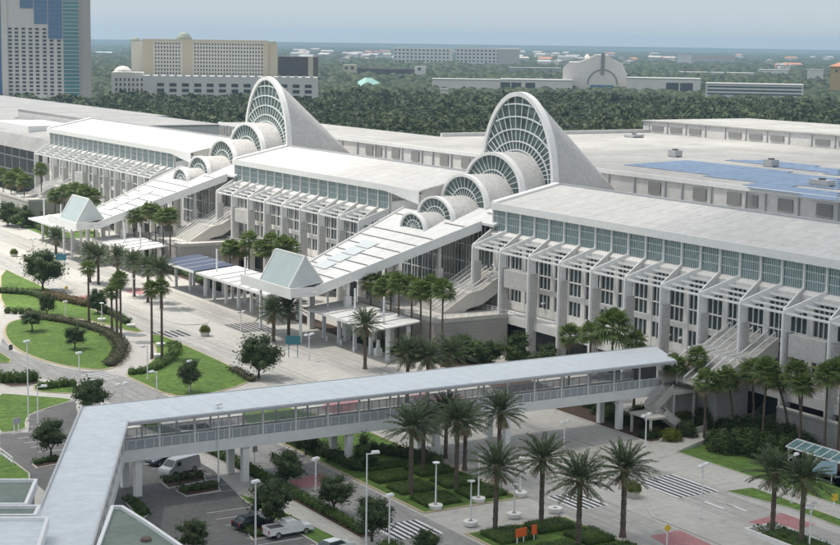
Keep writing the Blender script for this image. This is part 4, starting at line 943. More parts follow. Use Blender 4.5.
def crown_mesh(name, r, n_cl, n_leaf, size, m, seed, shape='round'):
    rng = np.random.default_rng(seed); parts = []
    cl = []
    while len(cl) < n_cl:
        p = rng.uniform(-1, 1, 3)
        if shape == 'cone' and math.hypot(p[0], p[1]) > (1-p[2])/2*1.05: continue
        if shape == 'round' and not (.25 < np.linalg.norm(p) < 1): continue
        if shape == 'round' and p[2] < -.75: continue
        cl.append(p*np.array(r))
    cl = np.array(cl); per = n_leaf//n_cl; cr = min(r)*.36
    c = []
    for q in cl: c.append(q+rng.normal(size=(per, 3))*cr*np.array([.55, .55, .42])*rng.uniform(.6, 1.15))
    parts.append(cards(np.concatenate(c), size, rng))
    for q in cl: parts.append(blob_core(q*.85, (cr*.75, cr*.75, cr*.6), rng, 7, 5))
    parts.append(blob_core((0, 0, -.1*r[2]), (r[0]*.5, r[1]*.5, r[2]*.5), rng, 9, 6))
    v, f = merge(parts); return np_mesh(name, v, f, [m])
def tree_trunk(h, r, spread, seed):
    rng = random.Random(seed); m = MB(); m.tube([(0,0,0), (.05,.03,h*.5), (0,0,h)], [r*1.3, r, r*.75], 8)
    for k in range(6):
        a = 2*math.pi*k/6+rng.random(); L = spread*rng.uniform(.6, .9); m.tube([(0,0,h*.85), (math.cos(a)*L*.5, math.sin(a)*L*.5, h+L*.45), (math.cos(a)*L, math.sin(a)*L, h+L*rng.uniform(.6, 1.1))], [r*.6, r*.4, r*.15], 5)
    return mesh_of(m, 'trunk', 'bark')
TREES = {}
def tree(px, cw, ch, h0, label, kind='round', m='oak', z=0, group=None):
    """px base, crown width and height in metres, h0 height of the crown's underside"""
    k = (kind, m)
    if k not in TREES:
        TREES[k] = [(crown_mesh('crown', (1, 1, 1), 26 if kind == 'round' else 22, 4800, .1, m, 11*s+len(TREES), kind)) for s in (1, 2, 3)]
    x, y = gp(*px, z); t = thing('broadleaf_tree' if kind == 'round' else 'conical_tree', label, 'tree', (x, y, z), group, random.random()*6)
    c = link('crown', random.choice(TREES[k]), t, loc=(0, 0, h0+ch/2)); c.scale = (cw/2, cw/2, ch/2)
    link('trunk', tree_trunk(h0+.3, .06+.02*cw, cw*.3, len(bpy.data.objects)), t)
    return t
tree((43, 291), 9.0, 7.6, 1.5, 'large round tree beside the road above the roadside hedge at far left')
tree((259, 378), 7.0, 6.2, 1.0, 'dark round tree at the right tip of the triangular lawn')
tree((190, 393), 3.7, 4.2, 1.1, 'small round tree in the middle of the triangular lawn')
tree((92, 413), 5.4, 4.6, .6, 'dark spreading tree just behind the corner of the footbridge roof')
tree((51, 459), 4.4, 4.2, 1.2, 'small tree in a kerbed bed in the left part of the car park')
tree((286.5, 489), 4.5, 4.0, 1.0, 'round tree left of the red brick band by the footbridge pier')
tree((334, 515), 4.4, 3.7, 1.1, 'tree in the roadside hedge between two white lamp posts')
tree((273, 529), 4.7, 4.9, .9, 'tree over the dark car beside the white pickup')
tree((372, 541), 4.5, 4.3, .8, 'tree at the near corner of the bottom striped crossing')
tree((193, 556), 3.4, 3.0, 1.0, 'tree top at the bottom edge beside the green hotel roof')
tree((426, 562), 3.0, 2.6, 1.0, 'tree top just showing at the bottom edge beside the garden lawn')
tree((32, 332), 4.2, 2.6, 1.2, 'small tree at the upper left of the oval lawn')
tree((75, 350), 3.9, 3.4, .9, 'dense little tree inside the oval lawn near the dark hedge')
tree((98, 314), 4.0, 4.4, .8, 'green tree among the shrubs left of the tall palms')
tree((47, 316), 3.6, 4.0, .7, 'dark bushy tree beside the footpath above the oval lawn')
tree((363, 470), 3.6, 5.0, .4, 'dark conical tree in the garden beside the footbridge pier', 'cone', 'hedge2')
tree((306, 455), 3.0, 4.2, .5, 'dark small tree under the footbridge beside the paired piers', 'round', 'hedge2')
for i, (px, w_, h_, lab) in enumerate([((466, 362), 7.0, 4.4, 'green dome-shaped tree below the stone terrace wall'), ((487, 366), 6.2, 4.0, 'dark spreading tree right of the green dome tree'), ((519, 368), 5.4, 5.2, 'dark pointed tree in front of the undercroft, left of a lower one'), ((545, 372), 5.0, 4.4, 'dark low tree in front of the undercroft, next to fan palms'), ((427, 338), 6.0, 5.0, 'dark tree at the end of the right bus canopy')]):
    tree(px, w_, h_, .5, lab, 'round', 'hedge2' if i else 'hedge')
for i, (px, w_, h_) in enumerate([((8, 226), 8, 6), ((22, 228), 7, 6), ((38, 222), 6, 5), ((75, 226), 6, 4.5)]):
    tree(px, w_, h_, .5, f'dark tree in the bed beside the farthest terrace, {ORD[i]} from the left', 'round', 'hedge2')
for i, (px, w_, h_) in enumerate([((170, 262), 6, 4), ((185, 262), 7, 4.5), ((205, 250), 4, 3.4), ((148, 264), 6, 4), ((240, 292), 6, 4.2), ((262, 300), 6, 4.2), ((222, 282), 5, 4.0)]):
    tree(px, w_, h_, .4, f'dark bushy tree behind the sunlit bus canopies, {ORD[i]} in the row', 'round', 'hedge2')
# --- palms
def frond(mb, base, az, el, L, droop, rng, wleaf=.19, lleaf=.48, n=17):
    pts = []; p = Vector(base); e = el
    for k in range(9):
        pts.append(p.copy()); p = p+Vector((math.cos(az)*math.cos(e), math.sin(az)*math.cos(e), math.sin(e)))*(L/8); e -= droop/8*(.5+k/8)
    side = Vector((-math.sin(az), math.cos(az), 0))
    for k in range(8):
        a, b = pts[k], pts[k+1]; w = .05*(1-k/9); mb.face([a-side*w, b-side*w*.8, b+side*w*.8, a+side*w])
    for k in range(n):
        t = .14+.86*k/(n-1); i = min(7, int(t*8)); q = pts[i].lerp(pts[i+1], t*8-i); d = (pts[i+1]-pts[i]).normalized(); up = side.cross(d)
        l = lleaf*(.55+.75*math.sin(math.pi*min(1, t*.85+.1)))*rng.uniform(.85, 1.15)
        for s in (-1, 1):
            dr = (side*s*.62+d*.72+up*rng.uniform(.05, .45)).normalized(); tip = q+dr*l+Vector((0, 0, -.04*l)); wv = d*wleaf*.5
            mb.face([q-wv, q+dr*l*.5-wv*.9+up*.03, tip, q+dr*l*.5+wv*1.2+up*.03])
def date_crown(seed):
    rng = random.Random(seed); m = MB(); m.cur = 0
    for k in range(54):
        az = k*2.39996+rng.uniform(-.15, .15); f = k/53; el = 1.42-1.6*f**1.05+rng.uniform(-.1, .1)
        frond(m, (math.cos(az)*.18, math.sin(az)*.18, .25-.5*f), az, el, rng.uniform(3.2, 3.8)*(1-.1*(1-f)), .65+.3*(1-abs(f-.5)), rng)
    for k in range(9): 
        az = rng.uniform(0, 6.28); m.cur = 1; frond(m, (math.cos(az)*.2, math.sin(az)*.2, -.4), az, -.75+rng.uniform(-.2, .2), 1.8, .5, rng, n=8)
    return mesh_of(m, 'crown', ['palm', 'deadfrond'])
DATE = [date_crown(s) for s in (3, 5, 9)]
def ptrunk(r0, r1, mname, boots=False):
    m = MB(); n = 9; pr = []
    for k in range(15): z = k/14; r = r0+(r1-r0)*z; pr.append((r*(1.12 if k % 2 else .95)+(.14 if k == 0 else 0), z))
    m.lathe(pr, n); return mesh_of(m, 'trunk', mname)
DT = ptrunk(.3, .25, 'trunk'); FT = ptrunk(.2, .15, 'trunk'); WT = ptrunk(.26, .16, 'trunk')
bm = MB(); bm.lathe([(.27, -.9), (.42, -.5), (.5, -.1), (.3, .25)], 9); DBOOT = mesh_of(bm, 'crown_base', 'deadfrond')
def date_palm(px, h, label, sc=1.0, group='date palms in the road gardens'):
    x, y = gp(*px); t = thing('date_palm', label, 'palm tree', (x, y, .02), group, random.random()*6)
    tr = link('trunk', DT, t); tr.scale = (sc, sc, h); tr.rotation_euler = (random.uniform(-.012, .012), random.uniform(-.012, .012), 0)
    c = link('crown', random.choice(DATE), t, loc=(0, 0, h)); c.scale = (sc, sc, sc*.95); c.rotation_euler = (0, 0, random.random()*6)
    b = link('crown_base', DBOOT, t, loc=(0, 0, h)); b.scale = (sc, sc, sc)
    return t
def fan_crown(seed, R=1.0, n=46, droop=True):
    rng = random.Random(seed); m = MB()
    for k in range(n):
        az = k*2.39996; f = (k+.5)/n; el = 1.35-2.15*f+rng.uniform(-.12, .12); pl = R*rng.uniform(.7, 1.25); d = Vector((math.cos(az)*math.cos(el), math.sin(az)*math.cos(el), math.sin(el)))
        m.cur = 1 if (f > .86 and rng.random() < .6) else 0
        c = d*pl; side = Vector((-math.sin(az), math.cos(az), 0)); up = side.cross(d)*-1
        m.face([Vector((0,0,0))-side*.03, c-side*.03, c+side*.03, side*.03])
        fr = R*rng.uniform(.7, 1.0); ns = 12; tilt = rng.uniform(-.4, .4)
        for j in range(ns):
            a = -2.0+4.0*j/(ns-1); dr = (d*math.cos(a)+side*math.sin(a)).normalized(); l = fr*(1-.18*abs(a)/2.0)
            mid = c+dr*l*.6+up*tilt*.1; tip = c+dr*l+Vector((0, 0, -(.28+.2*rng.random())*l)); pw = dr.cross(up).normalized()*.075*R
            m.face([c, mid-pw, tip, mid+pw])
    return mesh_of(m, 'crown', ['fan', 'deadfrond'])
FAN = [fan_crown(s) for s in (2, 4, 8)]
def at_x(u, v, x):
    r = CAM_R @ np.array([(u-420)/CF, -(v-272.5)/CF, -1.0]); t = x/r[0]; return float(t*r[1]), float(CAM_H+t*r[2])
def fan_at(u, v, x, label, sc, group, tall=False):
    y, z = at_x(u, v, x); return fan_palm(None, max(2.5, z), label, sc, tall, group, xy=(x, y))
def fan_palm(px, h, label, sc=1.0, tall=False, group='fan palms', z=0, lean=(0, 0), xy=None):
    x, y = xy or gp(*px, z); sc = sc*(1.0 if xy else .82); t = thing('fan_palm', label, 'palm tree', (x, y, z+.02), group, random.random()*6 if lean == (0, 0) else 0)
    m = MB(); r = .2 if not tall else .24; n = 8; pts = []; rad = []
    for k in range(n+1):
        f = k/n; pts.append((lean[0]*f*f, lean[1]*f*f, h*f)); rad.append(r*(1.35 if k == 0 else 1.05-.35*f))
    m.tube(pts, rad, 8); m.build('trunk', 'trunk', t)
    c = link('crown', random.choice(FAN), t, loc=(lean[0], lean[1], h)); c.scale = (sc, sc, sc*.95); c.rotation_euler = (0, 0, random.random()*6)
    if tall: b = link('dead_skirt', DBOOT, t, loc=(lean[0], lean[1], h-.2)); b.scale = (.85, .85, 1.4)
    return t
near_d = [((541, 526), 7.9, 'date palm with clear trunk in the hedge square right of the orange sign', 1.0), ((495, 533), 7.6, 'date palm in the hedge square left of the orange sign', 1.0), ((578, 549), 7.8, 'date palm at the bottom, between the orange sign and the yellow diamond sign', 1.08), ((622.6, 537), 7.8, 'date palm nearest the yellow diamond sign', 1.08),
  ((456, 489), 8.5, 'tall date palm in the middle garden hedge square, crown before the footbridge roof', 1.02), ((423, 474), 7.0, 'date palm behind the garden hedges, crown over the footbridge rail', .95), ((410.5, 495), 8.4, 'date palm in the leftmost hedge square, crown before the footbridge', 1.0), ((464.6, 470), 6.6, 'date palm in the back row of the garden near the road', .95), ((445.5, 458), 6.2, 'slim date palm in the back row of the garden, behind a taller one', .9), ((499, 478), 8.6, 'date palm at the road edge of the garden, crown in front of the footbridge deck', 1.0),
  ((772, 537), 7.4, 'date palm in the white kerbed bed, left of two at the lower right', 1.0), ((801, 548), 7.8, 'date palm at the lower right, right of its twin', 1.0)]
for px, h, lab, sc in near_d: date_palm(px, h, lab, sc)
date_palm((365, 369), 7.6, 'date palm standing alone before the end of the right bus canopy', 1.0, 'date palms by the bus road')
for px, h, lab in [((273.5, 342), 5.6, 'date palm left of the blue-green sign before the nearer glass prism'), ((288.5, 338), 5.6, 'date palm just right of the one beside the blue-green sign'), ((407, 403), 7.6, 'date palm behind the footbridge roof, left of a row of three'), ((427, 405), 7.4, 'date palm behind the footbridge roof, middle of three'), ((449, 401), 7.4, 'date palm behind the footbridge roof, right of three'),
  ((56, 254), 4.2, 'date palm in front of the farther glass prism beside the blue-green board'), ((90, 283), 6.6, 'date palm left in the median group before the farther entrance'), ((98.5, 285), 6.2, 'date palm second in the median group before the farther entrance'), ((118, 289), 7.0, 'date palm in the middle of the median group, before the farther bus canopy'), ((134, 297), 7.4, 'date palm beside the dark lamp post on the median'), ((161.5, 309), 8.0, 'date palm at the right end of the median group, near the blue-roofed canopy'), ((148, 303), 7.4, 'date palm between the dark lamp post and the last of the median group')]:
    date_palm(px, h, lab, 1.05, 'date palms by the bus road')
for px, h, lab in [((89, 327), 11.2, 'very tall slim palm left of the tall group by the oval lawn'), ((112, 333), 7.6, 'shorter slim palm between two very tall ones by the oval lawn'), ((121, 341), 11.4, 'very tall slim palm rising out of the dark hedge of the oval lawn'), ((152, 359), 12.2, 'very tall slim palm on the triangular lawn, left of a close pair'), ((162, 359), 12.6, 'very tall slim palm on the triangular lawn, right of a close pair')]:
    fan_palm(px, h, lab, 1.35, True, 'very tall slim palms')
fan_palm((117, 334), 9.6, 'slim palm directly behind the tallest one at the oval lawn hedge', 1.3, True, 'very tall slim palms')
for i, (u, v, x) in enumerate([(134.5, 217, 142.8), (141, 215, 144.5), (149, 211, 143.2), (155.5, 213, 145), (163, 218, 143), (170, 216, 144.4)]): fan_at(u, v, x, f'fan palm in the clump before the left-hand staircase, {ORD[i]} from the left', 1.5, 'fan palms before the left staircase')
for i, (u, v, x) in enumerate([(230, 249, 150), (240, 251, 152), (249, 241, 151), (262, 250, 149.5), (271, 243, 151.5), (283, 246, 150), (291, 249, 152)]): fan_at(u, v, x, f'fan palm behind the left bus canopy of the nearer prism, {ORD[i]} from the left', 1.6, 'fan palms behind the white canopy')
for i, (u, v, x) in enumerate([(371, 282, 144.6), (383, 289, 143.4), (391, 284, 145), (399, 284, 143.2), (412, 287, 144.6), (421, 292, 143), (431, 287, 144.8), (443, 291, 143.2)]): fan_at(u, v, x, f'fan palm in the clump right of the white bus canopy, {ORD[i]} from the left', 1.5, 'fan palms right of the white canopy')
for i, (u, v, x, s) in enumerate([(570, 336, 150, 1.4), (591, 334, 151, 1.5), (613, 328, 150, 2.1), (636, 341, 153.5, 1.2)]): fan_at(u, v, x, f'fan palm rising behind the footbridge roof, {ORD[i]} from the left', s, 'fan palms behind the footbridge roof')
for i, (u, v, x, s, ln) in enumerate([(675, 366, 152, 1.25, (0, 0)), (697, 358, 154, 1.2, (0, 0)), (706.5, 382, 150.5, 1.35, (0, 0)), (727, 380, 153, 1.4, (-1.2, .4)), (752, 373, 155, 1.45, (-.6, .2)), (767, 372, 154, 1.45, (.3, 0)), (776, 381, 155.5, 1.2, (-2.4, .5)), (797, 375, 155.5, 1.5, (-1.0, .3)), (803, 386, 154.5, 1.2, (.2, 0)), (828, 376, 155, 1.45, (0, 0)), (842, 372, 156, 1.4, (0, 0))]):
    y, z = at_x(u, v, x); x -= ln[0]; y -= ln[1]
    fan_palm(None, z, f'fan palm in the row right of the footbridge end, {ORD[i]} from the left' if i != 6 else 'strongly leaning fan palm in the row right of the footbridge end', s, group='fan palms right of the footbridge', lean=ln, xy=(x, y))
for i, (u, v, x) in enumerate([(3, 176, 150), (11, 180, 148), (17, 176, 151), (24, 182, 149)]): fan_at(u, v, x, f'fan palm at the far left edge below the farthest block, {ORD[i]} from the left', 1.8, 'fan palms at the left edge')
for i, (u, v, x) in enumerate([(55, 197, 150), (64, 193, 152), (75, 191, 151), (85, 193, 150), (94, 197, 152)]): fan_at(u, v, x, f'fan palm behind the farther glass prism, {ORD[i]} from the left', 1.7, 'fan palms behind the farther prism')
fan_at(41, 170, 153, 'fan palm beside the farthest staircase', 1.6, 'fan palms at the left edge')
# --- hedges and shrubs
def hedge_box(x0, x1, y0, y1, h, label, m='hedge', group='clipped hedges', rot=0, dens=13, size=.3, name='hedge', cat='hedge', z=.13):
    cx, cy = (x0+x1)/2, (y0+y1)/2; a, b = abs(x1-x0)/2, abs(y1-y0)/2; rng = np.random.default_rng(int(abs(cx*131+cy*17))+3)
    core = MB(); core.hexa([(-a*.94, -b*.94, 0), (a*.94, -b*.94, 0), (a*.94, b*.94, 0), (-a*.94, b*.94, 0)], [(-a*.88, -b*.88, h*.9), (a*.88, -b*.88, h*.9), (a*.88, b*.88, h*.9), (-a*.88, b*.88, h*.9)])
    nt = int(4*a*b*dens); ns = int(2*(a+b)*2*h*dens); pt = np.stack([rng.uniform(-a, a, nt), rng.uniform(-b, b, nt), h*(.93+.12*rng.random(nt))], 1)
    s = rng.uniform(0, 4*(a+b), ns); ps = []
    for q in s:
        if q < 2*a: p = (q-a, -b)
        elif q < 2*a+2*b: p = (a, q-2*a-b)
        elif q < 4*a+2*b: p = (q-2*a-2*b-a, b)
        else: p = (-a, q-4*a-2*b-b)
        ps.append(p)
    ps = np.array(ps).reshape(-1, 2); pz = rng.uniform(.02, h, len(ps)); p3 = np.stack([ps[:, 0]*.97, ps[:, 1]*.97, pz], 1)
    v, f = cards(np.concatenate([pt, p3]), size, rng); cv = np.array([tuple(q) for q in core.v]); cf = np.array(core.f)
    V, F = merge([(v, f), (cv, cf)]); me = np_mesh(name, V, F, [m]); o = link(name, me, None, None, (cx, cy, z)); o.rotation_euler = (0, 0, rot)
    return tag(o, label, cat, group)
def hedge_line(pts, w, h, label, m='hedge', group='roadside hedges', dens=17, size=.26, name='hedge', z=.1, wob=.15):
    """a hedge following a line of ground points"""
    rng = np.random.default_rng(int(abs(pts[0][0]*31+pts[0][1]*7))+1); parts = []; o = np.array([pts[0][0], pts[0][1], 0])
    for (a, b) in zip(pts, pts[1:]):
        a = np.array(a); b = np.array(b); L = np.linalg.norm(b-a); d = (b-a)/L; nrm = np.array([-d[1], d[0]]); n = int(L*(w+2*h)*dens)
        t = rng.uniform(-.1, L+.1, n); u = rng.uniform(-1, 1, n); r = np.abs(rng.normal(.92, .08, n)); ang = (u*.5+.5)*math.pi
        hh = h*(1+wob*np.sin(t*1.7+3*rng.random())+wob*.7*np.sin(t*4.1))
        off = np.cos(ang)*w/2*r; zz = np.maximum(.03, np.abs(np.sin(ang))**(.5 if wob > .06 else .3)*hh*r*rng.uniform(.25, 1, n)**.25); p = a[None]+d[None]*t[:, None]+nrm[None]*off[:, None]
        parts.append(cards(np.stack([p[:, 0]-o[0], p[:, 1]-o[1], zz], 1), size, rng))
        k = max(2, int(L/1.2))
        for i in range(k): q = a+(b-a)*(i+.5)/k-o[:2]; parts.append(blob_core((q[0], q[1], h*.35), (max(.75, w*.36), max(.75, w*.36), h*.55), rng, 7, 4))
    V, F = merge(parts); me = np_mesh(name, V, F, [m]); ob = link(name, me, None, None, (o[0], o[1], z)); return tag(ob, label, 'hedge' if name == 'hedge' else 'shrubs', group)
SHR = {}
def shrub(px, w, h, label, m='hedge2', group='shrubs', z=.1):
    if m not in SHR:
        L = []
        for s in (1, 2):
            rng = np.random.default_rng(40+s); NS = 2000; th = rng.uniform(0, 2*math.pi, NS); u = rng.uniform(0, 1, NS); r = (1+rng.normal(size=NS)*.06)*(1+.1*np.sin(3*th+s)*np.sin(5*u+s)+.07*np.sin(7*th+2*s)); zz = u; rr = np.sqrt(1-u*u*.96)
            c = np.stack([rr*np.cos(th)*r*.5, rr*np.sin(th)*r*.5, zz*r], 1); v, f = cards(c, .075, rng); L.append(np_mesh('shrub', *merge([(v, f), blob_core((0, 0, .3), (.43, .43, .55), rng)]), [m]))
        SHR[m] = L
    x, y = gp(*px); o = link('shrub', random.choice(SHR[m]), None, None, (x, y, z)); o.scale = (w, w, h); o.rotation_euler = (0, 0, random.random()*6); return tag(o, label, 'shrub', group)
# garden hedge squares
G = 'clipped hedge blocks of the road garden'
def hb(px, sx, sy, lab, h=.65): x, y = gp(*px); hedge_box(x-sx/2, x+sx/2, y-sy/2, y+sy/2, h, lab, 'hedge', G, dens=60, size=.14)
for (x0, y0, sx, sy, lab) in [(97.2, 159.6, 5.2, 4.4, 'clipped hedge square beside the path, nearest the bottom crossing'), (97.2, 165.6, 5.2, 4.2, 'clipped hedge square behind the one nearest the bottom crossing'), (97.2, 171.4, 5.2, 3.4, 'clipped hedge square in front of the conical tree'),
    (103.6, 159.6, 5.4, 4.4, 'clipped hedge square beside the path at its road end'), (103.6, 165.4, 5.4, 4.6, 'clipped hedge square around the tall date palm in the garden'), (103.6, 171.6, 5.4, 4.6, 'clipped hedge square around the palm behind the tall date palm'), (98.5, 177.2, 9.5, 1.8, 'long clipped hedge closing the back of the garden'),
    (97.0, 143.4, 5.0, 4.6, 'clipped hedge square around the palm left of the orange sign'), (103.0, 144.6, 5.2, 3.6, 'clipped hedge square around the palm right of the orange sign'), (105.2, 138.6, 4.2, 4.8, 'clipped hedge square beside the lower crossing'), (98.4, 136.4, 5.6, 4.4, 'clipped hedge square at the bottom behind the orange sign'), (104.6, 132.0, 5.0, 5.2, 'clipped hedge square nearest the yellow diamond sign')]:
    hedge_box(x0, x0+sx, y0, y0+sy, .6, lab, 'hedge', G, dens=60, size=.14)
hedge_line([(97.5, 196), (98, 186), (98.5, 178)], 3.2, 1.8, 'dark shrub mass between the exit road and the garden under the footbridge', 'hedge2', 'garden shrubs')
hedge_line([(104, 186), (107, 182), (109, 176)], 3, 1.6, 'shrub mass under the footbridge beside the road garden', 'hedge2', 'garden shrubs')
hedge_line([(100, 205), (104, 203), (108, 200)], 2.4, 1.5, 'dark hedge seen through the left half of the footbridge', 'hedge2', 'garden shrubs')
# roadside hedges
hedge_line([(85.7, 154), (85.7, 162), (85.7, 176), (85.6, 190), (84.6, 203), (83, 214)], 1.7, 1.15, 'long bright green hedge between the sidewalk and the exit road', dens=30, size=.18, wob=.03)
hedge_line([(85.4, 132), (85.4, 149)], 2.6, 1.2, 'bright hedge at the near side of the bottom crossing', dens=30, size=.18, wob=.05)
hedge_line(poly_px([(162, 483), (183, 480), (204, 477)]), 1.9, .9, 'hedge on the kerb island beside the pale van', 'hedge2', 'car park hedges')
hedge_line(poly_px([(179, 493), (200, 490), (218, 487)]), 1.9, .9, 'hedge on the second kerb island in front of the van', 'hedge2', 'car park hedges')
hedge_line(poly_px([(34, 465), (47, 462), (58, 460)]), 1.6, .7, 'low hedge in the bed under the small car park tree', 'hedge2', 'car park hedges')
hedge_line(poly_px([(248, 532), (256, 537), (268, 533)]), 1.5, .8, 'low shrubs in the bed before the dark car', 'hedge2', 'car park hedges')
hedge_line(poly_px([(126, 501), (136, 506), (146, 517)]), 1.3, .9, 'dark hedge strip beside the green hotel roof', 'hedge2', 'car park hedges')
hedge_line(poly_px([(-3, 383), (12, 383), (26, 383), (37, 381)]), 2.2, 2.0, 'tall green hedge at the left edge beside the side road', 'hedge', 'left lawn hedges')
hedge_line(poly_px([(38, 390), (50, 389), (62, 387), (76, 387)]), 2.2, 1.4, 'rounded hedge on the small island beside the striped crossing', 'hedge', 'left lawn hedges')
hedge_line(poly_px([(29, 316), (46, 320), (66, 323), (88, 328), (105, 334), (117, 341), (122, 350), (119, 359), (110, 367)]), 3.4, 1.3, 'long purple-brown shrub border curving along the oval lawn', 'purple', 'left lawn hedges', dens=10)
hedge_line(poly_px([(-4, 293), (14, 294), (30, 295), (44, 299)]), 3.2, 1.5, 'green shrub hedge along the grass strip at the left edge', 'hedge2', 'left lawn hedges', dens=10)
hedge_line(poly_px([(42, 298), (58, 300), (74, 304), (88, 307)]), 3.6, 1.8, 'mixed reddish shrub hedge below the large round tree', 'reds', 'left lawn hedges', dens=10)
hedge_line(poly_px([(88, 307), (100, 310), (118, 319), (128, 325)]), 2.2, 1.4, 'green shrub hedge tapering along the roadside lawn', 'hedge2', 'left lawn hedges', dens=10)
hedge_line(poly_px([(4, 313), (18, 314), (32, 314)]), 2.2, 1.4, 'dark shrub clump beside the footpath at the left edge', 'hedge2', 'left lawn hedges', dens=10)
hedge_line(poly_px([(129, 375), (142, 374), (156, 370), (168, 363), (176, 354), (174, 346)]), 2.6, 1.2, 'curved shrub border on the triangular lawn', 'hedge', 'left lawn hedges', dens=10)
hedge_line(poly_px([(232, 370), (243, 376), (252, 382)]), 2.6, .8, 'low brown shrubs around the dark round tree', 'purple', 'left lawn hedges', dens=9)
# planting at the right
for i, (px, w_, h_, m_) in enumerate([((650, 428), 3.2, 1.6, 'hedge2'), ((660, 424), 3.4, 1.8, 'croton'), ((672, 426), 3.4, 1.7, 'croton'), ((684, 424), 3.2, 1.7, 'croton'), ((697, 421), 3.0, 1.8, 'hedge2'), ((640, 418), 3.4, 1.8, 'hedge2'), ((655, 435), 2.4, 1.0, 'croton'), ((692, 408), 4, 3.6, 'hedge2'), ((683, 413), 3.4, 2.6, 'hedge2'), ((671, 440), 3.0, 1.5, 'croton'), ((686, 436), 3.0, 2.0, 'hedge2'), ((702, 427), 3.6, 2.6, 'hedge2'), ((648, 438), 2.6, 1.3, 'hedge2')]):
    shrub(px, w_, h_, f'{"yellow-green" if m_ == "croton" else "dark green"} shrub in the bed beside the footbridge stair, {ORD[i]} of the bed', m_, 'shrubs beside the footbridge stair')
for i, (px, w_, h_) in enumerate([((727, 452), 5, 2.6), ((742, 449), 4.6, 2.6), ((756, 455), 5.4, 3.0), ((778, 462), 5.6, 3.2), ((741, 437), 5, 2.6), ((760, 440), 5.6, 3.0), ((780, 446), 5.6, 3.0), ((800, 455), 5.2, 2.8), ((800, 440), 5.6, 3.0), ((822, 448), 5.6, 3.0), ((840, 452), 5, 3.0), ((716, 444), 3.4, 1.8), ((724, 432), 3.4, 1.8), ((820, 436), 5, 2.8), ((838, 438), 5, 2.6), ((790, 432), 4.6, 2.4), ((772, 434), 4.6, 2.4), ((752, 432), 4.2, 2.2)]):
    shrub(px, w_, h_, f'dark rounded shrub in the thicket left of the bus shelter, {ORD[i]} of the thicket', 'hedge2', 'dark shrubs left of the bus shelter')
for i, (px, w_, h_) in enumerate([((597, 408), 4, 2), ((605, 414), 4, 2.2), ((590, 404), 3.6, 2), ((578, 404), 3.4, 2), ((613, 420), 3.6, 1.8), ((622, 424), 3, 1.4)]):
    shrub(px, w_, h_, f'dark shrub in the bed under the footbridge beside the last pier pair, {ORD[i]} of six', 'hedge2', 'shrubs under the footbridge')
for i, px in enumerate([(205, 336), (14, 257), (633, 497)]):
    x, y = gp(*px); lab = ['potted bush standing alone in the middle of the sunlit road', 'potted bush on the road at the far left', 'potted bush beside the big striped crossing'][i]
    t = thing('potted_bush', lab, 'planter', (x, y, .02), 'potted bushes on the road'); m = MB(); m.lathe([(.7, 0), (.95, .75), (.95, .85)], 12); m.build('pot', 'kerb', t)
    p = link('bush', SHR['croton'][0], t, loc=(0, 0, .8)); p.scale = (2.0, 2.0, 1.2)
hedge_box(124.45, 128.15, 100, 133.7, .85, 'low hedge in the white kerbed bed under the two palms at lower right', 'hedge', 'roadside hedges', dens=10)
w = MB(); w.box(124.0, 124.35, 99.4, 134.2, .02, .75); w.box(128.25, 128.6, 99.4, 134.2, .02, .75); w.box(124.36, 128.24, 133.85, 134.2, .02, .75); w.box(124.36, 128.24, 99.4, 99.75, .02, .75); o = w.build('planter_wall', 'white'); tag(o, 'white walled bed under the two palms at the lower right', 'planter wall')
hedge_line([(142.5, 240), (142.5, 262)], 3.2, 1.3, 'dark shrub strip at the foot of the stone terrace', 'hedge2', 'shrubs at the terrace foot', dens=9)
hedge_line([(144, 326), (146, 345), (147, 366)], 3.6, 1.6, 'shrub strip behind the blue-roofed canopy', 'hedge2', 'shrubs at the terrace foot', dens=8)
hedge_line([(142, 430), (144, 450), (146, 470)], 3.4, 1.6, 'shrub strip behind the farther bus canopy', 'hedge2', 'shrubs at the terrace foot', dens=8)
# ------------------------------------------------------------------ background buildings
def many(parent, name, me, places, mats, limit=100):
    """copies of one mesh; past the first hundred, one stuff part"""
    places = list(places)
    for loc, scl in places[:limit]:
        o = link(name, me, parent, loc=loc); o.scale = scl
    rest = places[limit:]
    if rest:
        mb = MB(); vs = [tuple(v.co) for v in me.vertices]; fs = [tuple(p.vertices) for p in me.polygons]
        for loc, scl in rest: mb.idx([(a[0]*scl[0]+loc[0], a[1]*scl[1]+loc[1], a[2]*scl[2]+loc[2]) for a in vs], fs)
        o = mb.build(name, mats, parent); o['kind'] = 'stuff'
def unit_box():
    m = MB(); m.box(-.5, .5, -.5, .5, -.5, .5); return m
UW = mesh_of(unit_box(), 'window', 'window')
class Facade:
    """a building whose front is seen between two photo columns at a given distance; local x runs along the front, y away"""
    def __init__(s, name, label, cat, u0, u1, dist, d1=None, group=None):
        a = gd(u0, 100, dist); b = gd(u1, 100, d1 or dist); s.w = math.hypot(b[0]-a[0], b[1]-a[1]); s.dist = dist; s.px = s.w/(u1-u0); s.u0 = u0
        s.t = thing(name, label, cat, (a[0], a[1], 0), group, math.atan2(b[1]-a[1], b[0]-a[0]))
    def x(s, u): return (u-s.u0)*s.px
    def z(s, v, u=None): 
        return gd(u if u is not None else s.u0, v, s.dist)[2]
    def box(s, name, m, x0, x1, y0, y1, z0, z1, parent=None):
        b = MB(); b.box(x0, x1, y0, y1, z0, z1); return b.build(name, m, parent or s.t)
    def win(s, xs, zs, w, h, y=-.05, m=None, limit=100):
        many(s.t, 'window', UW, [((x, y, z), (w, .3, h)) for z in zs for x in xs], 'window', limit)
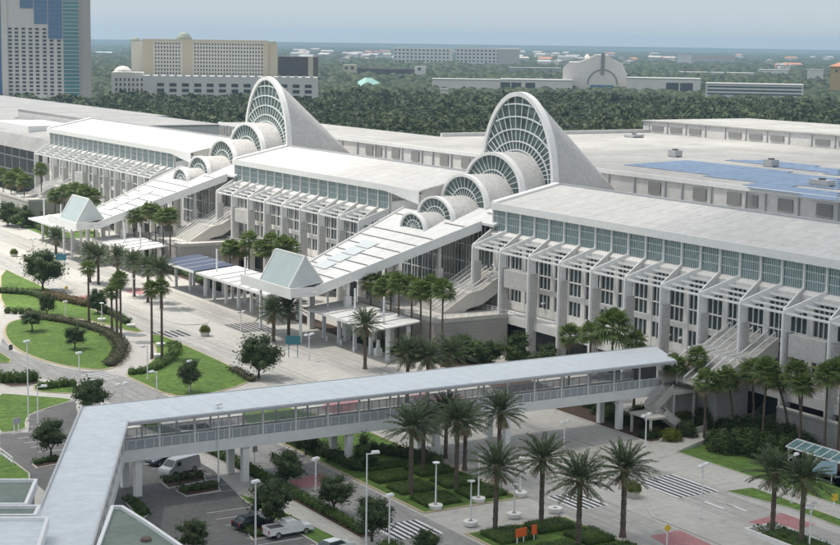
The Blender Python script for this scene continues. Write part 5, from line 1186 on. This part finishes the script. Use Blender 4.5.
# tower
T = Facade('hotel_tower', 'tall pale hotel tower with stepped blue and teal glass at the left edge', 'tower', -60, 80, 1250); X = T.x
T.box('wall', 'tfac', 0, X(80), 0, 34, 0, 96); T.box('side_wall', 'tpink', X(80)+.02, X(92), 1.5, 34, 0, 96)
zs = [T.z(97.5-3.83*k, 0) for k in range(27)]
T.win([X(u) for u in (59.5, 52, 45, 37.6, 31, 24, 17, 10.6)], [z for z in zs if z < 62][:22], 2.6, 1.5)
b = MB(); b.box(X(64), X(79.6), -.35, .0, T.z(98), 96); tg = b.build('glass_strip', 'tteal', T.t)
fl = MB()
for z in zs: fl.box(X(64), X(79.6), -.5, -.36, z+1.1, z+1.5)
fl.build('floor_band', 'tfac', tg)
for (ua, ub, v) in ((49, 63, 37), (35, 48, 22), (21, 34, 6.5)):
    bgl = T.box('blue_glass', 'tblue', X(ua), X(ub), -.45, -.02, T.z(v), 96); fl = MB()
    for z in zs:
        if z > T.z(v): fl.box(X(ua), X(ub), -.55, -.46, z+1.1, z+1.4)
    for q in (.25, .5, .75): fl.box(X(ua+(ub-ua)*q)-.12, X(ua+(ub-ua)*q)+.12, -.54, -.46, T.z(v), 96)
    fl.build('glazing_band', 'louver', bgl)
T.box('blue_edge_glass', 'tblue', X(-30), X(1.5), -.45, -.02, 4, 96)
T.box('corner_strip', 'tfac', X(2), X(8), -.8, -.46, 4, 96)
T.box('podium', 'hcream', X(22), X(46), -14, -.9, 0, T.z(94)); T.box('podium', 'hcream', X(52), X(90), -10, -.9, 0, T.z(98.5)); T.box('podium', 'roofgrey', X(-60), X(40), -40, -15, 0, T.z(105)); T.box('planted_terrace', 'forest', X(-60), X(24), -13, -1, 0, T.z(97))
# cream hotel with domes
Hh = Facade('domed_hotel', 'long cream hotel slab with grey-green dome behind the farther arches', 'hotel', 143, 268, 1330); X = Hh.x
zt = Hh.z(40.5, 143); zb = Hh.z(80, 143)
Hh.box('wall', 'hcream', 0, X(268), 0, 18, 0, zt); Hh.box('end_wing', 'hcream', X(131.5), -.02, 6, 24, 0, zt-1); Hh.box('end_wing', 'htan', X(268)+.02, X(277.5), 2, 22, 0, zt-1)
for u0, u1 in ((143.5, 153), (183, 192.5), (263, 267.8)): Hh.box('tan_bay', 'htan', X(u0), X(u1), -.6, -.02, 0, zt+.2)
Hh.box('roof_parapet', 'htan', -.2, X(268)+.2, -.4, 18.2, zt+.02, zt+1.3)
Hh.win([X(u) for u in list(np.arange(156, 182, 2.9))+list(np.arange(195, 262, 2.9))], [zt-2.2-2.95*k for k in range(13)], 1.05, 1.5)
for u, r in ((184, 5.6), (135.5, 3.6), (273, 2.4)):
    b = MB(); b.lathe([(r*1.15, 0), (r*1.15, 1.6), (r, 1.8), (r*.94, r*.45), (r*.72, r*.8), (r*.4, r), (.1, r*1.06)], 18, (X(u), 8 if r > 5 else 15, zt+1.25 if r > 5 else zt-1.0)); b.build('dome', 'dome', Hh.t, smooth=False)
P = Facade('hotel_garage', 'pale parking base with dark square openings below the cream hotel', 'parking garage', 143, 318, 1290); X = P.x; zt = P.z(75.5, 143)
P.box('wall', 'hgrey', 0, X(318), 0, 20, 0, zt); P.box('wall', 'hgrey', X(111), -.02, 10, 30, 0, zt+2)
P.win([X(u) for u in np.arange(160.5, 316, 12.3)], [P.z(v, 230) for v in (85.5, 91, 96.7, 102)], 5.4, 2.6)
P.win([X(u) for u in np.arange(116, 142, 4.2)], [P.z(v, 120) for v in (80, 85, 90, 95, 100)], 1.3, 2.2, 9.9)
for u in np.arange(150, 318, 8): P.box('merlon', 'hgrey', X(u), X(u+3), -.2, .8, zt+.02, zt+1.2)
b = MB(); b.lathe([(7, 0), (6.4, 2), (4, 4), (.1, 5)], 12, (X(122), 18, zt+2)); b.build('dome', 'hgrey', P.t)
O = Facade('brown_office', 'dark brown office block right of the cream hotel', 'office block', 278, 318, 1700); X = O.x
O.box('wall', 'brown', 0, X(318), 0, 30, 0, O.z(56.5)); O.box('pale_shaft', 'htan', X(308), X(313), -.6, -.02, 0, O.z(56.2)); O.win([X(293)], [O.z(58.5+2.6*k, 278) for k in range(7)], X(306)-X(279), 1.2)
# apartments on the horizon
A_ = Facade('apartment_block', 'long pale apartment blocks on the horizon, left part', 'apartment block', 393, 452, 3600); X = A_.x; A_.box('wall', 'hcream', 0, X(452), 0, 25, 0, A_.z(47.5)); A_.win([X(u) for u in np.arange(395, 451, 4)], [A_.z(v, 393) for v in (50, 53.5, 57, 60.5)], 4.5, 3.6)
A_ = Facade('apartment_block', 'long pale apartment blocks on the horizon, right part', 'apartment block', 455, 518, 3500); X = A_.x; A_.box('wall', 'tfac', 0, X(518), 0, 25, 0, A_.z(47.7)); A_.win([X(u) for u in np.arange(457, 517, 4)], [A_.z(v, 455) for v in (50.5, 54, 57.5, 61)], 4.5, 3.6)
A_.box('end_block', 'tpink', X(497), X(518.5), -3, -.02, 0, A_.z(48.6))
# low dark hotel in the trees
D_ = Facade('dark_lodge', 'long low dark-brown building with two pale end blocks in the trees', 'hotel', 343, 425, 2300); X = D_.x
D_.box('wall', 'brown', X(357), X(414), 4, 22, 0, D_.z(68)); D_.box('end_block', 'htan', 0, X(356.5), 0, 16, 0, D_.z(64.5)); D_.box('end_block', 'tfac', X(414.5), X(425.5), 0, 16, 0, D_.z(65.5)); D_.win([X(346), X(352), X(419)], [D_.z(68, 343)], 4, 4); D_.win([X(385)], [D_.z(70.5, 343), D_.z(73, 343)], 70, 2)
b = MB(); t_ = thing('teal_roofed_hall', 'small hall with pale teal pyramid roof among the trees', 'hall', gd(368, 84, 1900)[:2]+(0,)); zt = gd(368, 85.5, 1900)[2]; b.box(-11, 11, -11, 11, 0, zt); b.build('wall', 'hgrey', t_); b = MB(); z2 = gd(368, 78, 1900)[2]; b.idx([(-14,-14,zt),(14,-14,zt),(14,14,zt),(-14,14,zt),(-3,-3,z2),(3,-3,z2),(3,3,z2),(-3,3,z2)], [(0,1,5,4),(1,2,6,5),(2,3,7,6),(3,0,4,7),(4,5,6,7),(3,2,1,0)]); b.build('roof', 'tealroof', t_)
def block(name, label, cat, u0, u1, dist, v0, m='tfac', depth=30, wins=None, roofm=None):
    f = Facade(name, label, cat, u0, u1, dist); zt = f.z(v0); f.box('wall', m, 0, f.w, 0, depth, 0, zt)
    f.box('roof', roofm or 'roofgrey', -.5, f.w+.5, -.5, depth+.5, zt+.02, zt+.8)
    if wins: us, vs, w, h = wins; f.win([f.x(u) for u in us], [f.z(v) for v in vs], w, h)
    return f
# white arcade and arched hall
block('white_arcade', 'long white low wall with dark gates left of the arched hall', 'building', 432, 500, 1800, 79.5, 'tfac', 40, ([484], [91], 6, 9))
block('white_arcade', 'white wall with large dark bays between the arcade and the arched hall', 'building', 500, 572, 1850, 80, 'tfac', 60, ([505, 516, 530], [85], 11, 6))
block('white_arcade', 'white colonnade with two dark bays right of the arched hall', 'building', 626, 700, 1850, 78.5, 'tfac', 60, ([672, 686], [87], 14, 11))
u = Facade('arched_hall', 'large pale hall with stepped gable and a big round arch on its front', 'hall', 562, 628, 1900); X = u.x; Z = lambda v: u.z(v)
b = MB(); prof = [(562, 96), (562, 68), (568, 62), (578, 62), (588, 58), (594, 54.5), (607, 54.5), (612, 59), (622, 64), (626, 73), (628, 84), (628, 96)]
pp = [(X(a), Z(v)) for a, v in prof]; n = len(pp); V = [(x_, 0, z_) for x_, z_ in pp]+[(x_, 60, z_) for x_, z_ in pp]; b.idx(V, [tuple(range(n))[::-1], tuple(range(n, 2*n))]+[(i, (i+1) % n, n+(i+1) % n, n+i) for i in range(n)]); b.build('wall', 'tfac', u.t)
b = MB(); c0, zc = X(602), Z(84)
for k in range(24):
    a0, a1 = math.pi*k/24, math.pi*(k+1)/24; R_ = 15.5*u.px; r_ = 14.2*u.px; b.hexa([(c0+R_*math.cos(a0), -.6, zc+R_*math.sin(a0)), (c0+R_*math.cos(a1), -.6, zc+R_*math.sin(a1)), (c0+r_*math.cos(a1), -.6, zc+r_*math.sin(a1)), (c0+r_*math.cos(a0), -.6, zc+r_*math.sin(a0))], [(c0+R_*math.cos(a0), -.02, zc+R_*math.sin(a0)), (c0+R_*math.cos(a1), -.02, zc+R_*math.sin(a1)), (c0+r_*math.cos(a1), -.02, zc+r_*math.sin(a1)), (c0+r_*math.cos(a0), -.02, zc+r_*math.sin(a0))])
b.build('arch_trim', 'louver', u.t); u.box('central_pier', 'louver', X(600), X(603.5), -1, -.03, Z(74), Z(52.5)); u.box('entrance_glass', 'tblue', X(590), X(613), -.5, -.02, 0, Z(84.5))
b = MB(); b.lathe([(3.2, 0), (3.2, 2), (1.5, 4.5), (.1, 5.5)], 10, (X(586), 20, Z(58.5))); b.build('cupola', 'tfac', u.t)
# parking decks and sheds at right
f = block('parking_deck', 'long low parking deck with dark levels in the trees at right', 'parking garage', 705, 803, 1700, 84, 'hgrey', 50); f.win([f.x(754)], [f.z(v) for v in (86.5, 90, 93.5)], f.w*.96, 1.5)
block('flat_shed', 'long pale flat shed behind the parking deck', 'shed', 678, 753, 2700, 72.5, 'tfac', 60); block('flat_shed', 'second pale flat shed right of the long one', 'shed', 757, 787, 2900, 70, 'tfac', 60); block('flat_shed', 'small white shed between trees at right', 'shed', 806, 822, 2500, 70, 'tfac', 30)
f = block('ochre_tower', 'ochre building with orange tile roof at the right edge', 'building', 829, 850, 2000, 66.5, 'yellowwall', 22, ([835, 842], [71], 2.5, 3)); b = MB(); zt = f.z(66.5); b.idx([(-2,-2,zt),(f.w+2,-2,zt),(f.w+2,24,zt),(-2,24,zt),(f.w*.5,10,f.z(61.5))], [(0,1,4),(1,2,4),(2,3,4),(3,0,4)]); b.build('tile_roof', 'redroof', f.t)
block('white_block', 'white hotel block on the horizon at right', 'building', 676, 690, 4300, 54.5, 'tfac', 30); block('pale_terrace', 'row of pale roofs right of the white horizon block', 'building', 690, 733, 4600, 56.5, 'tpink', 40, roofm='redroof')
block('office_slab', 'low white building left of the far arches among trees', 'building', 440, 448, 1500, 90, 'tfac', 14)
block('pale_shed', 'pale shed above the trees between apartments and arched hall', 'shed', 508, 560, 2700, 68, 'roofgrey', 40)
rng = random.Random(5); n = 0
for k in range(70):
    u_ = rng.choice([rng.uniform(285, 400), rng.uniform(400, 660), rng.uniform(600, 840)]); d_ = rng.uniform(3300, 7000); w_ = rng.uniform(18, 60)
    x, y, z = gd(u_, 60, d_); t = thing('distant_house', 'tiny pale house far off among the trees below the horizon', 'house', (x, y, 0), 'tiny houses below the horizon', rng.random()*3); h_ = rng.uniform(14, 19)
    b = MB(); b.box(-w_/2, w_/2, -9, 9, 0, h_); b.build('wall', rng.choice(['tfac', 'hcream', 'tpink']), t); b = MB(); b.idx([(-w_/2-1,-10,h_),(w_/2+1,-10,h_),(w_/2+1,10,h_),(-w_/2-1,10,h_),(-w_/2,0,h_+4),(w_/2,0,h_+4)], [(0,1,5,4),(2,3,4,5),(1,2,5),(3,0,4)]); b.build('roof', rng.choice(['redroof', 'roofgrey', 'roofold', 'tpink']), t)
# the grey convention building beyond the far left block
g = thing('west_hall', 'broad grey hall with overhanging roof and dark glass at the far left', 'building'); m = MB(); m.box(178, 250, 524, 900, .02, 15.5); m.build('wall', 'recess', g)
m = MB(); m.hexa([(168, 516, 16.5), (194, 516, 16.5), (194, 900, 16.5), (168, 900, 16.5)], [(170, 518, 21.0), (194, 518, 22.5), (194, 900, 22.5), (170, 900, 21.0)]); m.build('roof', 'roofold', g)
m = MB(); m.box(175, 193, 560, 600, 21.0, 23.6); m.build('roof_box', 'white', g); m = MB(); m.box(194.01, 262, 645, 900, 16.5, 22.3); m.build('back_roof', 'roofold', g)
m = MB(); 
for k in range(30): m.box(177.8, 177.98, 526+k*9, 526.5+k*9, 2, 15.4)
for z in (6, 11): m.box(177.8, 177.97, 524, 720, z, z+.4)
m.build('window_bars', 'grey', g)
w = thing('grey_parapet_hall', 'flat grey hall roof with parapet behind the farthest block', 'building'); m = MB(); m.box(196, 228, 512, 640, .02, 25.2); m.build('wall', 'hallwall', w); m = MB(); m.box(195.9, 228.1, 511.9, 640.1, 25.21, 25.9); m.build('roof', 'roofold', w)
# ------------------------------------------------------------------ forest (stuff)
def forest():
    rng = np.random.default_rng(3); parts = []
    r0 = np.array([0, 0, 0]); cs = []
    d = 390.0
    while d < 1400:
        step = 5.6+d*.0022
        th0, th1 = math.radians(-20), math.radians(20)
        n = int((th1-th0)*d/step)
        for k in range(n):
            th = th0+(th1-th0)*(k+rng.random())/n; dd = d+rng.uniform(-.6, .6)*step
            cs.append((dd, th, step))
        d += step*.85
    fx, fy = -CAM_R[0, 2], -CAM_R[1, 2]; fn = math.hypot(fx, fy); fx, fy = fx/fn, fy/fn
    cl = []; 
    for dd, th, st in cs:
        x = dd*(fx*math.cos(th)+fy*math.sin(th)); y = dd*(fy*math.cos(th)-fx*math.sin(th))
        if x < 350 and y < 391: continue
        if x < 241 and y < 476: continue
        if x < 232 and y < 650: continue
        if x < 268 and y > 510 and y < 905: continue
        if x < 215: continue
        u = 420+CF*math.tan(th)
        if u < 100 and dd > 1190: continue
        if dd > 1255 and 100 < u < 325: continue
        cl.append((x, y, dd, st*rng.uniform(.7, 1.25)))
    cl = np.array(cl); big = rng.random(len(cl)) < .14; cl[:, 3] *= np.where(big, 1.45, 1.0); h = rng.uniform(5.0, 12, len(cl))+np.where(big, 3.5, 0); leaves = []; sizes = []
    for i, (x, y, dd, st) in enumerate(cl):
        n = int(min(330, 190*(900/dd)**1.2)) if dd < 1100 else 90; R_ = st*.78; p = rng.normal(size=(n, 3)); p /= np.linalg.norm(p, axis=1)[:, None]; p[:, 2] = np.abs(p[:, 2])*.9-.15
        c = np.array([x, y, h[i]-R_*.55])+p*np.array([R_, R_, R_*.75])*rng.uniform(.75, 1.1, (n, 1)); leaves.append(c); sizes.append(np.full(n, R_*(.36 if dd > 1100 else .29*(dd/900)**.8)))
        parts.append(blob_core((x, y, h[i]-R_*.75), (R_*.9, R_*.9, R_*.75), rng, 6, 4))
    C_ = np.concatenate(leaves); S_ = np.concatenate(sizes); v, f = cards(C_, 1.0, rng, up=.5)
    ctr = np.repeat(C_, 4, axis=0); v = ctr+(v-ctr)*np.repeat(S_, 4)[:, None]
    V, F = merge([(v, f)]+parts); o = link('forest', np_mesh('forest', V, F, ['forest']), None, 'stuff'); tag(o, 'dense dark green woodland stretching behind the hall roofs', 'forest')
    # farther woods: larger clumps to the horizon
    parts = []; d = 1440.0
    while d < 12000:
        step = d*.0085; n = int(math.radians(42)*d/step/1.6)
        for k in range(n):
            th = math.radians(-21)+math.radians(42)*(k+rng.random())/n; dd = d+rng.uniform(-.5, .5)*step; x = dd*(fx*math.cos(th)+fy*math.sin(th)); y = dd*(fy*math.cos(th)-fx*math.sin(th)); R_ = step*rng.uniform(.45, .95)
            if rng.random() < .06: continue
            u = 420+CF*math.tan(th)
            if dd < 1800 and R_ > 9: R_ = 9
            if u < 120 and 4800 < dd < 6300: continue
            hh = rng.uniform(7, 13) if dd > 2050 else rng.uniform(4.5, 7.5)
            parts.append(blob_core((x, y, 0), (R_, R_*.8, hh*1.1), rng, 8, 6))
        d += step*.9
    V, F = merge(parts); o = link('distant_woods', np_mesh('distant_woods', V, F, ['forest']), None, 'stuff'); tag(o, 'hazy blue-green woods running to the horizon', 'forest')
forest()
# ------------------------------------------------------------------ haze, sky, sun
hz = bpy.data.materials.new('haze'); hz.use_nodes = True; nt = hz.node_tree; nt.nodes.remove(nt.nodes['Principled BSDF'])
pv = nt.nodes.new('ShaderNodeVolumePrincipled'); pv.inputs['Color'].default_value = (.44, .62, .83, 1); pv.inputs['Density'].default_value = HAZE; pv.inputs['Anisotropy'].default_value = .25
nt.links.new(pv.outputs[0], nt.nodes['Material Output'].inputs['Volume'])
M['hazem'] = hz; m = MB(); m.box(-6000, 9500, -200, 9500, -1, 115); o = m.build('haze', 'hazem'); o['kind'] = 'stuff'; tag(o, 'thin pale blue haze lying over the whole view', 'haze')
cl = bpy.data.materials.new('cloud'); cl.use_nodes = True; nt = cl.node_tree; nt.nodes.remove(nt.nodes['Principled BSDF'])
pv = nt.nodes.new('ShaderNodeVolumePrincipled'); pv.inputs['Color'].default_value = (.97, .98, 1, 1); pv.inputs['Density'].default_value = CLOUD; pv.inputs['Anisotropy'].default_value = .6
nt.links.new(pv.outputs[0], nt.nodes['Material Output'].inputs['Volume']); M['cloudm'] = cl
SV = (-.28/.918, .28/.918)
for alt, ry, th, lab in ((900, 470, 60, 'broad thin cloud layer high over the near half of the view'), (650, 350, 90, 'unseen smaller thicker cloud added below the broad one to grade its shade')):  # clouds lie out of view; the lower one is added to grade the shade
    m = MB(); m.lathe([(math.sin(math.pi*k/24), -math.cos(math.pi*k/24)) for k in range(1, 24)], 48); o = m.build('cloud', 'cloudm', smooth=True)
    o.location = (100+SV[0]*alt, -150+SV[1]*alt, alt); o.scale = (1500, ry, th); o['kind'] = 'stuff'; tag(o, lab, 'cloud')
W = bpy.data.worlds.new('World'); SC.world = W; W.use_nodes = True; nt = W.node_tree; bg = nt.nodes['Background']
sky = nt.nodes.new('ShaderNodeTexSky'); sky.sky_type = 'NISHITA'; sky.sun_disc = False
SUNV = Vector((-.28, .28, .918)).normalized()
sky.sun_elevation = math.asin(SUNV.z); sky.sun_rotation = math.atan2(SUNV.x, SUNV.y); sky.air_density = 1.0; sky.dust_density = .4; sky.ozone_density = 4.0
mx = nt.nodes.new('ShaderNodeMix'); mx.data_type = 'RGBA'; mx.inputs[0].default_value = .72; 
tc = nt.nodes.new('ShaderNodeTexCoord'); sx = nt.nodes.new('ShaderNodeSeparateXYZ'); nt.links.new(tc.outputs['Generated'], sx.inputs[0])
gm = nt.nodes.new('ShaderNodeMix'); gm.data_type = 'RGBA'; gm.inputs[6].default_value = (5.0, 5.75, 6.4, 1); gm.inputs[7].default_value = (12.2, 12.2, 12.1, 1); nt.links.new(sx.outputs['Z'], gm.inputs[0]); nt.links.new(gm.outputs[2], mx.inputs[7])
nt.links.new(sky.outputs[0], mx.inputs[6]); nt.links.new(mx.outputs[2], bg.inputs['Color']); bg.inputs['Strength'].default_value = SKY
sl = bpy.data.lights.new('sun', 'SUN'); sl.energy = SUN; sl.angle = math.radians(.53); sl.color = (1, .94, .85)
so = bpy.data.objects.new('sun', sl); COL.objects.link(so); so.rotation_euler = (-SUNV).to_track_quat('-Z', 'Y').to_euler(); so.location = (0, 0, 300)
SC.view_settings.view_transform = 'Standard'; SC.view_settings.look = 'None'; SC.view_settings.gamma = 1; SC.view_settings.exposure = EXPO; SC.view_settings.use_curve_mapping = False
SC.render.engine = 'CYCLES'; SC.cycles.max_bounces = 5; SC.cycles.diffuse_bounces = 3; SC.cycles.glossy_bounces = 2; SC.cycles.transmission_bounces = 3; SC.cycles.volume_bounces = 1
SC.cycles.use_denoising = True; SC.cycles.caustics_reflective = False; SC.cycles.caustics_refractive = False
